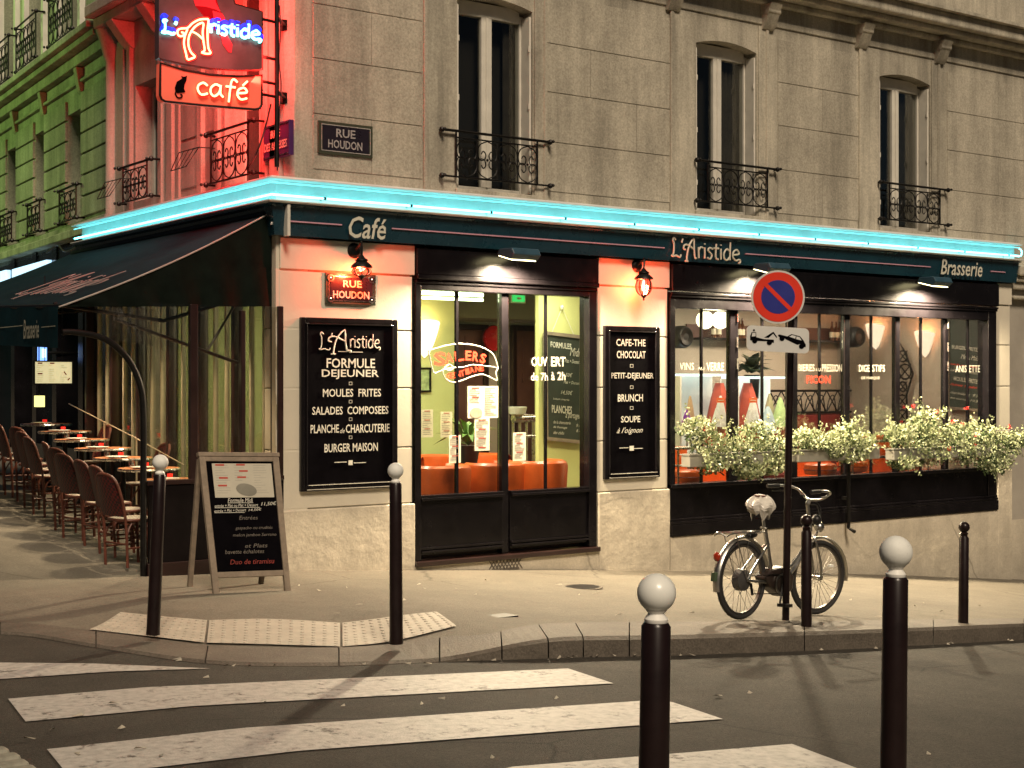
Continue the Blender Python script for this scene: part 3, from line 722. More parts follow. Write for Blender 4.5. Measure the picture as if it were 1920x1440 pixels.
# fascia and neon trough, mitred round the corner
def run(prof, name, m, y_end=5.02, x_end=11.11, **k):
    n = len(prof); rows = [[(-d, y_end, z) for d, z in prof], [(-d, -d, z) for d, z in prof], [(x_end, -d, z) for d, z in prof]]
    mb = MB()
    for r in rows: mb.v += r
    for i in range(2):
        for j in range(n):
            j2 = (j + 1) % n; mb.f.append((i * n + j, i * n + j2, (i + 1) * n + j2, (i + 1) * n + j))
    mb.f.append(tuple(range(n))); mb.f.append(tuple(2 * n + j for j in range(n))[::-1])
    return mb.build(name, m, shop, **k)
YF = -.12
run([(-.1, 3.10), (.09, 3.10), (.13, 3.36), (.17, 3.375), (.17, 3.385), (-.1, 3.385)], 'fascia', fasciam)
run([(-.1, 3.388), (.175, 3.388), (.20, 3.40), (.20, 3.41), (.06, 3.412), (.055, 3.60), (.19, 3.605), (.19, 3.615), (.15, 3.625), (.15, 3.635), (-.1, 3.65)], 'neon_trough', mat('trough_enamel', (.70, .72, .70), .45, var=.08, scale=5))
nt_ = MB(); nt_.tube([(-.15, 5.0, 3.46), (-.15, -.15, 3.46)], .011, 8); nt_.tube([(-.15, -.15, 3.46), (11.09, -.15, 3.46)], .011, 8); nt_.tube([(11.09, -.15, 3.46), (11.13, -.15, 3.47), (11.15, -.15, 3.51), (11.13, -.15, 3.55), (11.09, -.15, 3.56)], .008, 8)
nt_.build('neon_tube', neoncyan, shop)
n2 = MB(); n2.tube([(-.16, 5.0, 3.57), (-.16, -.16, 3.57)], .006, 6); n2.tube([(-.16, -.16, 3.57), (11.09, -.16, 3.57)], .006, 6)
n2.build('tube_reflection', emis('pale_cyan_reflection', (.15, .75, .85), 2.2), shop)  # thin glowing line stands for the main tube's reflection under the lid
c = MB()
for i in range(12): c.tube([(.4 + i * .95, -.06, 3.46), (.4 + i * .95, -.15, 3.46)], .008, 6); c.tube([(.385 + i * .95, -.15, 3.46), (.415 + i * .95, -.15, 3.46)], .014, 8)
c.build('tube_clip', blackpl, shop)
MB().box(.0, .03, -.175, -.10, 3.09, 3.38).build('fascia_corner_strip', whitewood, shop)
# fascia lettering
def fas(mb, fn, word, u0, u1, v0, v1, **k): fn(mb, word, u0, u1, v0, v1, -.125, **k)
m = MB(); tline(m, 'Café', 653, 724, 407, 448, -.128, shear=.25, bold=.012, th=.008); m.build('fascia_lettering', letterwhite, shop)
m = MB(); tline(m, 'Brasserie', 1763, 1841, 488, 517, -.128, shear=.25, bold=.01, th=.008); m.build('fascia_lettering', letterwhite, shop)
m = MB(); sline(m, "L'Aristide", 1258, 1388, 449, 492, -.135, .011)
m.build('fascia_lettering', letterwhite, shop)
m = MB()
for u0, u1 in ((545, 641), (735, 1246), (1398, 1745), (1858, 1885)):
    x0 = WY(u0, 440, -.12).x; x1 = WY(u1, 480, -.12).x; MB().box(x0, x1, -.123, -.108, 3.225, 3.237).build('fascia_line', mat('pink_pinstripe', (.55, .30, .38), .4, var=0), shop)
# glass lettering on the windows
YL = .072
m = MB(); mr = MB()
tline(mr, 'S', 813, 836, 660, 686, YL, bold=.03); 
def arc_word(mb, word, pts, h, y=YL, bold=.02, rot=.0):
    n = len(word)
    P = [WY(u, v, y) for u, v in pts]
    cs = cr([(p.x, 0, p.z) for p in P], 12)
    for i, ch in enumerate(word):
        t0 = (i + .06) / n; t1 = (i + .94) / n
        a = cs[int(t0 * (len(cs) - 1))]; b = cs[int(t1 * (len(cs) - 1))]
        U = Vector((b.x - a.x, 0, b.z - a.z)); V = Vector((-U.z, 0, U.x)).normalized() * h
        text_on(mb, ch, (a.x, y, a.z), U, V, (0, -1, 0), bold=bold)
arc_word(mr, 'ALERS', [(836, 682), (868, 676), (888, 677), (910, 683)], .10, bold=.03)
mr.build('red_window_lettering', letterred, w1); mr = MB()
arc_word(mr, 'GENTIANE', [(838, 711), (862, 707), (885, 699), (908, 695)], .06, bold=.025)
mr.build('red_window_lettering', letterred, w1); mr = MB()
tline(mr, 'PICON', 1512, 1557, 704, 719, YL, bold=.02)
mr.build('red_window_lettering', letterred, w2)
def wt(pts, r=.007, k=5): m.tube(cr([tuple(WY(u, v, YL)) for u, v in pts], k), r, 6)
wt([(803, 657), (812, 655), (840, 647), (870, 645), (900, 650), (924, 664), (934, 690)])
wt([(803, 657), (808, 680), (812, 697), (816, 700)]); wt([(816, 700), (830, 694), (845, 690), (870, 688), (890, 684), (934, 690)])
wt([(934, 690), (930, 700), (932, 713), (922, 709), (905, 702), (885, 706), (868, 713), (850, 717), (838, 712), (831, 700), (830, 690)])
wt([(833, 690), (842, 684), (850, 690), (842, 695), (835, 692)])
m.build('ribbon_outline', letterwhite, w1)
for a_ in (('OUV', 996, 1026, 669, 687, .025), ('ERT', 1033, 1060, 669, 687, .025), ('de 7h', 995, 1027, 699, 714, .02), ('à 2h', 1033, 1060, 697, 713, .02)):
    k_ = MB(); tline(k_, *a_[:5], YL, bold=a_[5]); k_.build('window_lettering', letterwhite, w1)

for a_ in (('VINS', 1274, 1301, 680, 694, .006), ('AU', 1308, 1320, 688, 694, 0), ('VERRE', 1324, 1357, 680, 695, .006), ('BIERES', 1496, 1527, 683, 696, .006), ('A LA', 1529, 1540, 690, 696, 0), ('PRESSION', 1541, 1578, 683, 697, .004),
           ('DIGE', 1610, 1630, 684, 697, .006), ('STIFS', 1635, 1659, 684, 697, .006), ('DE MARQUE', 1615, 1649, 706, 712, 0), ('ANIS', 1791, 1812, 685, 698, .006), ('ETTE', 1817, 1837, 685, 698, .006)):
    k_ = MB(); tline(k_, *a_[:5], YL, bold=a_[5]); k_.build('window_lettering', letterwhite, w2)

# ---- side front under the awning (x = 0), bays step up with the street
sf = MB()
ybays = [.10, .95, 1.75, 2.55, 3.4, 4.2, 5.0]
for y in ybays: sf.box(-.02, .08, y - .035, y + .035, g(0, y) - .1, 3.1)
sf.box(-.04, .14, .1, 5.0, 2.85, 3.1)
sfo = sf.build('terrace_front', brownwood, shop, bevel=.01)
for a, b in zip(ybays[:-1], ybays[1:]):
    zb = g(0, a) + .55; MB().box(.0, .1, a + .06, b - .06, g(0, a) - .1, zb).build('lower_panel', blackwood, sfo, bevel=.01)
    MB().box(.05, .056, a + .06, b - .06, zb, 2.85).build('pane', G_window, sfo)
    q = MB()
    for t in (.33, .66): y = a + (b - a) * t; q.box(.03, .07, y - .015, y + .015, zb, 2.85)
    q.build('mullion', mat('cream_mullion', (.36, .32, .22), .45, var=.15), sfo)
MB().box(-.03, .3, .0, .08, -.1, 3.1).build('corner_post', stonepaint, shop)
# ------------------------------------------------------------------ neighbouring building along the climbing side street
nbo = Vector((.14, 4.56, 0)); nd = Vector((.082, .9966, 0)); nn = Vector((-.9966, .082, 0))
def NB(s, o, z): return nbo + nd * s + nn * o + Vector((0, 0, z))
def NS(u):
    d = ray(u, 700); den = d[0] * nn.x + d[1] * nn.y
    t = ((nbo.x - CAM[0]) * nn.x + (nbo.y - CAM[1]) * nn.y) / den
    return (CAM[0] + t * d[0] - nbo.x) * nd.x + (CAM[1] + t * d[1] - nbo.y) * nd.y
def nbox(mb, s0, s1, o0, o1, z0, z1): mb.obox(NB(s0, o0, z0), nd * (s1 - s0), nn * (o1 - o0), (0, 0, z1 - z0))
nb = thing('neighbour_building', 'greenish lit stone building with rusticated bands, left of the cafe corner', 'building', (0, 0, 0))
fw = [(NS(155), NS(128)), (NS(86), NS(67)), (NS(33), NS(15))]; fw = [(min(a), max(a)) for a in fw]
SE = 22.
z0w, z1w = 3.78, 5.20
m = MB(); ss = [.12]
for a, b in fw: ss += [a, b]
ss.append(SE)
for i in range(0, len(ss), 2): nbox(m, ss[i], ss[i + 1], -.4, 0, 3.5, 6.0)
for a, b in fw: nbox(m, a, b, -.4, 0, 3.5, z0w); nbox(m, a, b, -.4, 0, z1w, 6.0)
uw = [(NS(155), NS(118)), (NS(86), NS(55)), (NS(34), NS(8))]; uw = [(min(a), max(a)) for a in uw]
ss = [.05]
for a, b in uw: ss += [a, b]
ss.append(SE)
for i in range(0, len(ss), 2): nbox(m, ss[i], ss[i + 1], -.4, 0, 6.0, 10.)
m.build('wall', greenplaster, nb)
rz = [3.80, 4.065, 4.33, 4.595, 4.86, 5.125, 5.39]
segs = [(.16, fw[0][0] - .02), (fw[0][1] + .02, fw[1][0] - .02), (fw[1][1] + .02, fw[2][0] - .02), (fw[2][1] + .02, fw[2][1] + 1.4)]
for a, b in segs:
    for z in rz[:-1]:
        q = MB(); nbox(q, a, b, -.01, .035, z + .012, z + .265 - .012); q.build('stone_block', greenplaster, nb, bevel=.008)
m = MB()
nbox(m, .02, SE, -.01, .30, 5.92, 6.0); nbox(m, .02, SE, -.01, .22, 5.84, 5.92); nbox(m, .02, SE, -.01, .10, 5.70, 5.84); nbox(m, .02, SE, -.01, .05, 5.50, 5.54)
m.build('cornice', greenplaster, nb, bevel=.01)
m = MB(); nbox(m, .02, SE, -.01, .14, 3.56, 3.66); nbox(m, .02, SE, -.01, .08, 3.66, 3.74); m.build('lower_cornice', greenplaster, nb, bevel=.01)
for s_ in (fw[0][0] - .05, fw[1][0] - .05, fw[2][0] - .05):
    q = MB(); q.prism([NB(s_, 0, 5.35), NB(s_, .05, 5.40), NB(s_, .10, 5.69), NB(s_, 0, 5.69)], nd * .14); q.build('corbel', greenplaster, nb, bevel=.01)
for a, b in fw:
    q = MB(); nbox(q, a, a + .06, -.28, -.22, z0w, z1w); nbox(q, b - .06, b, -.28, -.22, z0w, z1w); nbox(q, (a + b) / 2 - .04, (a + b) / 2 + .04, -.28, -.22, z0w, z1w)
    wn = q.build('window', whitewood, nb); q = MB(); nbox(q, a + .06, b - .06, -.27, -.26, z0w, z1w); q.build('pane', darkpane, wn)
    railing(wn, NB(b + .06, .10, 3.80), -nd * (b - a + .12), (0, 0, .42), nn, .04)
for a, b in uw:
    q = MB(); nbox(q, a, a + .08, -.28, -.2, 6.02, 9.8); nbox(q, b - .08, b, -.28, -.2, 6.02, 9.8); nbox(q, (a + b) / 2 - .05, (a + b) / 2 + .05, -.28, -.2, 6.02, 9.8)
    wn = q.build('upper_window', whitewood, nb); q = MB(); nbox(q, a + .08, b - .08, -.27, -.26, 6.02, 9.8); q.build('pane', darkpane, wn)
    q = MB(); nbox(q, a - .12, a - .01, -.01, .07, 6.0, 9.8); nbox(q, b + .01, b + .12, -.01, .07, 6.0, 9.8); q.build('surround', whitewood, wn)
    railing(wn, NB(b + .1, .16, 6.14), -nd * (b - a + .2), (0, 0, .62), nn, .03)
# ground floor of the neighbour: lit shops beyond the terrace
m = MB()
for s_ in (.1, 1.2, 2.5, 3.6, 4.9, 6.4, 8.0, 10.0, 12.0): nbox(m, s_, s_ + .22, -.4, .02, -.2, 3.55)
nbox(m, .1, SE, -.4, .0, 3.35, 3.55); nbox(m, .1, SE, -.45, -.4, -.2, 3.5)
m.build('ground_floor', blackwood, nb)
for k, (s0, s1, c, e) in enumerate(((.35, 1.15, (.20, .42, .36), .12), (1.45, 2.45, (.10, .2, .2), .12), (2.75, 3.55, (.25, .5, .42), .35), (3.85, 4.85, (.1, .15, .12), .2), (5.15, 6.35, (.3, .5, .4), .4), (6.65, 7.9, (.4, .55, .4), .5))):
    q = MB(); nbox(q, s0, s1, -.36, -.35, .7, 3.2); q.build('lit_window', emis('lit_shop_window_%s' % 'abcdef'[k], c, e * .7), nb)
    q = MB(); nbox(q, s0, s1, -.02, .03, .1, .9); q.build('stall_riser', blackwood, nb)
for s0, s1, z0, z1 in ((2.7, 4.7, 2.95, 3.38), (5.1, 9.5, 2.8, 3.4)):
    q = MB(); nbox(q, s0, s1, .03, .10, z0, z1); q.build('lit_shop_sign', emis('blue_white_shop_sign', (.45, .75, 1), 1.6, (.5, .5, .5)), nb)
c_ = MB(); c_.tube(cr([NB(.3, .16, 3.55), NB(.8, .2, 3.40), NB(1.3, .22, 3.38), NB(1.8, .18, 3.5), NB(2.4, .16, 3.45)]), .012, 5); c_.build('cable', blackpl, nb)
# ------------------------------------------------------------------ enamel street plates
def plate(name, label, u0, u1, v0, v1, y, lines, ring=False, face=None):
    um, vm = (u0 + u1) / 2, (v0 + v1) / 2
    x0 = WY(u0, vm, y).x; x1 = WY(u1, vm, y).x; z1 = WY(um, v0, y).z; z0 = WY(um, v1, y).z
    t = thing(name, label, 'street sign', (x0, y, z0))
    MB().box(x0, x1, y, y + .028, z0, z1).build('plate', mat('green_frame_enamel', (.05, .055, .035), .35, var=.1), t, bevel=.004)
    MB().box(x0 + .045, x1 - .045, y - .006, y - .001, z0 + .04, z1 - .04).build('panel', face or mat('dark_blue_enamel', (.018, .014, .022), .3, var=.15), t)
    b = MB(); e = .032
    for a in ((x0 + e, x1 - e, z0 + e - .004, z0 + e + .004), (x0 + e, x1 - e, z1 - e - .004, z1 - e + .004)): b.box(a[0], a[1], y - .005, y - .0015, a[2], a[3])
    for a in (x0 + e, x1 - e): b.box(a - .003, a + .003, y - .008, y - .006, z0 + e, z1 - e)
    if ring:
        for cx in (x0 + .05, x1 - .05):
            for cz in (z0 + .05, z1 - .05): b.lathe([(.022, -.012), (.036, -.012), (.036, 0), (.022, 0)], (cx, y, cz), 18, 'Y'); b.sphere((cx, y - .006, cz), .012, 8)
    b.build('border', mat('old_enamel_white', (.36, .34, .32), .4, var=.2, scale=40) if not ring else steel, t)
    for body, a, b_, c, d in lines:
      l = MB(); tline(l, body, a, b_, c, d, y - .009, bold=.02)
      l.build('lettering', mat('dim_letter_enamel', (.34, .32, .31), .5, var=.3, scale=50) if not ring else lettercream, t)
plate('street_sign', 'old worn RUE HOUDON street plate high on the pale wall beside first window', 597, 699, 231, 292, .02, [('RUE', 630, 666, 243, 259), ('HOUDON', 615, 679, 264, 280)])
plate('street_sign', 'RUE HOUDON plate with ringed corners glowing red under the wall lantern', 611, 705, 513, 571, -.03, [('RUE', 643, 678, 526, 539), ('HOUDON', 624, 692, 546, 560)], True)
t = thing('street_sign', 'RUE DES ABBESSES plate lit red on the side wall at the corner', 'street sign', (XS - .04, .25, 3.8))
pa, pb = WX(494, 270, XS - .05), WX(542, 262, XS - .05); za = WX(518, 231, XS - .05).z; zb = WX(518, 296, XS - .05).z
MB().box(XS - .05, XS - .0, pb.y, pa.y, zb, za).build('plate', mat('violet_enamel', (.07, .02, .10), .35, var=.1), t, bevel=.004)
l = MB(); yw = pa.y - pb.y
text_on(l, 'RUE', (XS - .053, pa.y - yw * .32, zb + (za - zb) * .58), (0, -yw * .36, 0), (0, 0, .075), (-1, 0, 0), bold=.02)
l.build('lettering', lettercream, t); l = MB()
text_on(l, 'DES ABBESSES', (XS - .053, pa.y - yw * .06, zb + (za - zb) * .24), (0, -yw * .88, 0), (0, 0, .075), (-1, 0, 0), bold=.01)
l.build('lettering', lettercream, t)
f = MB(); f.box(XS - .058, XS - .05, pb.y + .015, pa.y - .015, zb + .015, zb + .022); f.box(XS - .058, XS - .05, pb.y + .015, pa.y - .015, za - .022, za - .015); f.build('border', steel, t)
# ------------------------------------------------------------------ wall menu boards
def wallboard(label, u0, u1, v0, v1):
    um, vm = (u0 + u1) / 2, (v0 + v1) / 2; y = -.05
    x0 = WY(u0, vm, y).x; x1 = WY(u1, vm, y).x; z1 = WY(um, v0, y).z; z0 = WY(um, v1, y).z
    t = thing('menu_board', label, 'menu board', (x0, y, z0))
    MB().box(x0 + .05, x1 - .05, y + .01, y + .045, z0 + .05, z1 - .05).build('panel', board, t)
    f = MB(); frame_rect(f, x0, x1, z0, z1, .05, y, y + .048); frame_rect(f, x0 + .05, x1 - .05, z0 + .05, z1 - .05, .018, y - .008, y + .03)
    f.build('frame', blackwood, t, bevel=.008)
    e = MB(); e.box(x0 + .06, x1 - .03, y - .004, y - .001, z0 + .012, z0 + .018); e.box(x0 + .07, x1 - .05, y - .012, y - .0085, z0 + .055, z0 + .06); e.build('frame_highlight', lettercream, t)  # cream strips put the frame's glint into the colour
    return t
yb = -.042
t = wallboard("tall black menu board lettered FORMULE DEJEUNER on the corner pillar", 565, 746, 597, 918)
l = MB(); sline(l, "L'", 597, 626, 624, 656, yb, .006, hi=1.65, lo=0); sline(l, 'A', 617, 657, 618, 664, yb, .0075); sline(l, 'ristide', 655, 713, 626, 657, yb, .006, hi=1.65, lo=-.3)
for s_, a, b, c, d in (('FORMULE', 612, 703, 672, 690), ('DEJEUNER', 603, 710, 693, 711), ('MOULES  FRITES', 605, 714, 729, 744), ('SALADES  COMPOSEES', 585, 728, 762, 777), ('PLANCHE', 582, 635, 796, 812), ('CHARCUTERIE', 648, 730, 795, 811), ('BURGER MAISON', 608, 708, 831, 847)):
    k_ = MB(); tline(k_, s_, a, b, c, d, yb, bold=.012); k_.build('lettering', chalk, t)
k_ = MB(); tline(k_, 'de', 637, 646, 803, 812, yb, shear=.4); k_.build('lettering', chalk, t)
for u, v in ((657, 719), (657, 753), (657, 786), (657, 820)):
    k_ = MB(); tline(k_, '□', u - 3, u + 3, v - 3, v + 3, yb); k_.build('ornament', chalk, t)
for u0, u1, v in ((634, 653, 659), (661, 680, 660), (627, 650, 867), (663, 686, 868)): p, q = WY(u0, v, yb), WY(u1, v, yb); l.box(p.x, q.x, yb - .004, yb, p.z - .003, p.z + .003)
l.sphere(WY(657, 659, yb), .016, 10); tline(l, '■', 653, 661, 863, 872, yb)
tline(l, 'L I R E', 585, 625, 908, 912, yb)
l.build('ornament', chalk, t)
t = wallboard("narrow black menu board lettered CAFE-THE CHOCOLAT between the two windows", 1135, 1238, 612, 897)
l = MB()
for s_, a, b, c, d in (('CAFE-THE', 1155, 1210, 636, 649), ('CHOCOLAT', 1156, 1210, 658, 672), ('PETIT-DEJEUNER', 1146, 1225, 699, 713), ('BRUNCH', 1158, 1205, 739, 753), ('SOUPE', 1164, 1200, 780, 792)):
    k_ = MB(); tline(k_, s_, a, b, c, d, yb, bold=.012); k_.build('lettering', chalk, t)
k_ = MB(); tline(k_, "à l'oignon", 1156, 1205, 801, 815, yb, shear=.5); k_.build('lettering', chalk, t)
for u, v in ((1184, 686), (1184, 726), (1184, 765)):
    k_ = MB(); tline(k_, '□', u - 3, u + 3, v - 3, v + 3, yb); k_.build('ornament', chalk, t)
for u0, u1, v in ((1162, 1178, 840), (1188, 1205, 841)): p, q = WY(u0, v, yb), WY(u1, v, yb); l.box(p.x, q.x, yb - .004, yb, p.z - .003, p.z + .003)
tline(l, '■', 1180, 1188, 836, 845, yb)
l.build('ornament', chalk, t)
# ------------------------------------------------------------------ wall lanterns
def lantern(label, u, v, vb, uwall, vwall):
    y = -.24; c = WY(u, v, y); b = WY(u, vb, y); H = c.z - b.z
    pw = WY(uwall, vwall, -.02)
    t = thing('wall_lantern', label, 'lantern', (c.x, y, b.z))
    k = H / .5
    MB().lathe([(0, -.03), (.05, -.03), (.075, -.005), (.075, 0)], pw, 16, 'Y').build('back_plate', iron, t, smooth=True)
    zc = c.z
    MB().tube(cr([(pw.x, -.04, pw.z), (pw.x, -.12, pw.z + .05), ((pw.x + c.x) / 2, -.2, pw.z + .06), (c.x, y, zc - .01)], 8), .011, 8).build('arm', iron, t, smooth=True)
    MB().lathe([(.0, zc), (.014, zc - .005), (.03, zc - .03), (.06, zc - .05), (.062, zc - .06), (.05, zc - .065), (.098, zc - .105), (.104, zc - .125), (.085, zc - .13), (0, zc - .13)], (c.x, y, 0), 16).build('cap', iron, t, smooth=True)
    z1, z0 = zc - .13, b.z + .10
    pr = [(.07, z1), (.088, z1 * .6 + z0 * .4), (.075, z1 * .25 + z0 * .75), (.04, z0)]
    MB().lathe(pr, (c.x, y, 0), 16).build('glass_shade', glass('lantern_glass_' + uname(), (1, .72, .66), .12), t, smooth=True)
    cg = MB()
    for i in range(8):
        a = i * math.pi / 4 + .3
        cg.tube(cr([(c.x + r * 1.04 * math.cos(a), y + r * 1.04 * math.sin(a), z) for r, z in pr], 3), .0045, 5)
    cg.lathe([(.0, z0 - .06), (.012, z0 - .05), (.008, z0 - .035), (.03, z0 - .01), (.042, z0 + .002), (0, z0 + .004)], (c.x, y, 0), 12)
    cg.build('cage', iron, t)
    MB().lathe([(0, z0 + .04), (.022, z0 + .05), (.026, z0 + .10), (.014, z0 + .16), (0, z0 + .17)], (c.x, y, 0), 12).build('bulb', lampglow, t, smooth=True)
    light('POINT', 'lantern_light', (c.x, y + .035, (z0 + z1) / 2), 70, (1, .09, .03), size=.03)
_n = [0]
def uname(): _n[0] += 1; return 'ab'[_n[0] % 2]
lantern('small black caged wall lantern glowing red above the left RUE HOUDON plate', 678, 477, 537, 664, 470)
lantern('small black caged wall lantern glowing red above the narrow menu board', 1207, 502, 571, 1194, 498)
# ------------------------------------------------------------------ flood lamps under the fascia
def flood(label, u, v):
    c = WY(u, v, -.30); t = thing('flood_lamp', label, 'lamp', c)
    h = MB(); h.prism([(c.x - .17, -.46, c.z + .02), (c.x - .17, -.42, c.z + .085), (c.x - .17, -.2, c.z + .09), (c.x - .17, -.16, c.z + .03), (c.x - .17, -.40, c.z - .03)], (.34, 0, 0)); h.build('housing', mat('blue_grey_lamp_paint', (.03, .07, .10), .35, var=.2), t, bevel=.01)
    MB().prism([(c.x - .15, -.395, c.z - .034), (c.x - .15, -.165, c.z + .024), (c.x - .15, -.165, c.z + .018), (c.x - .15, -.395, c.z - .040)], (.30, 0, 0)).build('lens', emis('flood_lens', (1, .85, .45), 7), t)
    a = MB(); a.tube([(c.x, -.2, c.z + .07), (c.x, -.06, c.z + .07)], .016, 8); a.box(c.x - .04, c.x + .04, -.09, -.062, c.z + .02, c.z + .10); a.build('arm', iron, t)
    light('SPOT', 'flood_light', (c.x, -.27, c.z - .06), 1200, (1, .81, .54), size=.07, target=(c.x, -.33, 0), spot=165, blend=.35)
flood('blue-grey flood lamp over the black window nearest the corner', 972, 483)
flood('blue-grey flood lamp right behind the no-parking disc', 1446, 508)
flood('blue-grey flood lamp under the word Brasserie', 1752, 533)
# ------------------------------------------------------------------ projecting neon sign
ys = -.12
sg = thing('projecting_neon_sign', 'two-panel neon blade sign with cat and red cafe lettering at the corner', 'neon sign', WY(520, 330, ys))
def spx(u, v, y=ys): return tuple(WY(u, v, y))
up = [(298, -60), (298, 108), (345, 119), (395, 127), (445, 131), (491, 130), (491, 22), (440, 8), (420, -60)]
MB().prism([spx(*p, ys - .03) for p in up], (0, .09, 0)).build('upper_panel', mat('sign_dark_panel', (.12, .06, .06), .35, var=.2), sg)
f = MB(); f.tube([spx(*p, ys + .015) for p in up], .012, 6, closed=True); f.build('upper_frame', iron, sg)
lo_ = [(301, 118), (345, 131), (395, 140), (445, 143), (491, 141), (491, 196), (487, 203), (478, 205), (390, 198), (310, 190), (303, 186), (300, 178)]
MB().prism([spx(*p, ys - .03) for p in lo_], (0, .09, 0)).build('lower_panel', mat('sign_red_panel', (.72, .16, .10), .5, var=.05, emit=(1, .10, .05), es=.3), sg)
f = MB(); f.tube([spx(*p, ys - .035) for p in lo_], .011, 6, closed=True); f.tube([spx(*p, ys + .065) for p in lo_], .011, 6, closed=True); f.build('lower_frame', iron, sg)
def z6(x, y): return (280 + x / 6, y / 6)
cat = [(362, 850), (378, 862), (405, 860), (424, 848), (418, 905), (398, 950), (392, 1000), (408, 1036), (372, 1042), (318, 1048), (296, 1030), (290, 985), (312, 918), (352, 892), (372, 880)]
c = MB(); c.prism([spx(*z6(x, y), ys - .040) for x, y in cat], (0, .006, 0)); c.tube(cr([spx(*z6(x, y), ys - .037) for x, y in ((300, 1030), (295, 1060), (320, 1098), (360, 1096), (368, 1070), (350, 1062))], 5), .007, 6); c.build('cat_silhouette', board, sg)
sc_ = [(480, -60), (520, 65), (640, 75), (760, 110), (820, 150), (850, 200), (860, 290), (880, 400), (935, 500), (925, 590), (890, 585), (830, 500), (810, 420), (760, 330), (730, 240), (710, 110), (800, 130), (745, 20), (740, -60)]
MB().prism([spx(*z6(x, y), ys - .037) for x, y in sc_], (0, .006, 0)).build('red_scarf_motif', mat('sign_red_motif', (.6, .02, .03), .5, var=.1, emit=(1, .02, .03), es=.25), sg)
def neon(pts, r, name, m, y=ys - .06, k=5, cl=False):
    n = MB(); n.tube(cr([spx(*z6(a, b), y) for a, b in pts], k, cl), r, 8, closed=cl); return n
A1 = [(360, 362), (388, 372), (382, 400), (340, 405), (318, 375), (325, 335), (365, 320), (432, 312), (485, 262), (560, 222), (640, 214), (664, 226), (655, 320), (655, 420), (665, 540), (690, 592), (655, 605), (590, 590), (622, 566), (610, 470), (600, 360), (608, 262), (560, 268), (505, 310), (462, 370), (440, 440), (442, 520), (470, 590), (512, 636), (470, 660), (430, 665), (412, 600), (390, 500), (396, 420), (420, 350), (430, 330)]
n = neon(A1, .0085, '', None, k=4); n.tube(cr([spx(*z6(a, b), ys - .06) for a, b in ((468, 350), (520, 372), (560, 400), (604, 442))], 4), .0085, 8)
n.build('red_neon_letter', neoncore, sg)
n = neon(A1, .020, '', None, y=ys - .034, k=4); n.build('red_halo_strip', halored, sg)  # fat glowing shape behind the letter imitates its red halo
n = MB()
def wl(mb, w_, u0, u1, v0, v1, r, y): sline(mb, w_, u0, u1, v0, v1, y, r, n=6)
wl(n, "L'", 302, 334, 38, 68, .014, ys - .06)
n.build('aqua_neon_lettering', neonaqua, sg); n = MB(); wl(n, 'ristide', 392, 489, 40, 74, .014, ys - .06)
n.build('aqua_neon_lettering', neonaqua, sg)
n = MB(); wl(n, "L'", 300, 334, 31, 62, .024, ys - .040); n.build('blue_halo_lettering', haloblue, sg)  # thick glowing strokes behind the letters imitate their blue halo
n = MB(); wl(n, 'ristide', 391, 489, 34, 67, .024, ys - .040); n.build('blue_halo_lettering', haloblue, sg)  # blue halo for the rest of the word, modelled as strokes
n = MB(); sline(n, 'cafE', 368, 466, 146, 190, ys - .06, .0095, hi=1.62, lo=-.35); n.build('cafe_neon_lettering', neoncore, sg)
n = MB(); sline(n, 'cafE', 369, 467, 147, 191, ys - .036, .018, hi=1.62, lo=-.35); n.build('cafe_halo_strip', halored, sg)  # wider glowing strokes imitate the red halo round the word
b = MB(); px_ = WY(519, 200, ys + .015).x
b.tube([(px_, ys + .015, 3.72), (px_, ys + .015, 7)], .022, 8)
for v in (42, 112, 158, 182): p = WY(519, v, ys + .015); b.tube([p, (WY(491, v - 3, ys + .015).x, ys + .015, p.z + .01)], .014, 6)
for v in (33, 172): p = WY(519, v, ys + .015); b.tube([p, (XS + .02, .0 + .14, p.z)], .018, 6); b.box(XS - .03, XS + .02, .1, .2, p.z - .05, p.z + .05)
b.build('bracket', iron, sg)
cbl = MB(); P = [WY(508, 195, -.05), WY(497, 240, .0), WY(480, 290, .05), WX(462, 318, XS - .05)]; cbl.tube(cr([tuple(p) for p in P]), .008, 6); cbl.tube(cr([tuple(WY(u, v, -.06)) for u, v in ((524, 10), (526, 60), (523, 110), (527, 160), (524, 215), (520, 320))]), .006, 6); cbl.build('cable', blackpl, sg)
sx = WY(400, 100, ys).x
light('AREA', 'neon_sign_front_glow', (sx, ys - .35, 4.8), 5, (1, .12, .12), size=.6, target=(sx, ys, 4.8), sy=.6)
light('AREA', 'neon_sign_back_glow', (sx + .15, ys + .10, 4.95), 170, (1, .04, .03), size=.8, target=(sx + .6, 2.0, 4.6), sy=1.0)
light('POINT', 'neon_sign_side_glow', (-.30, .45, 4.75), 85, (1, .04, .03), size=.25)
# street lamps of the side street, up to the left of the picture
light('SPOT', 'street_lamp_light', (-5.8, 10.5, 6.8), 1000, (.60, 1.0, .24), size=.25, target=tuple(NB(4.8, 0, 6.4)), spot=84, blend=.5)
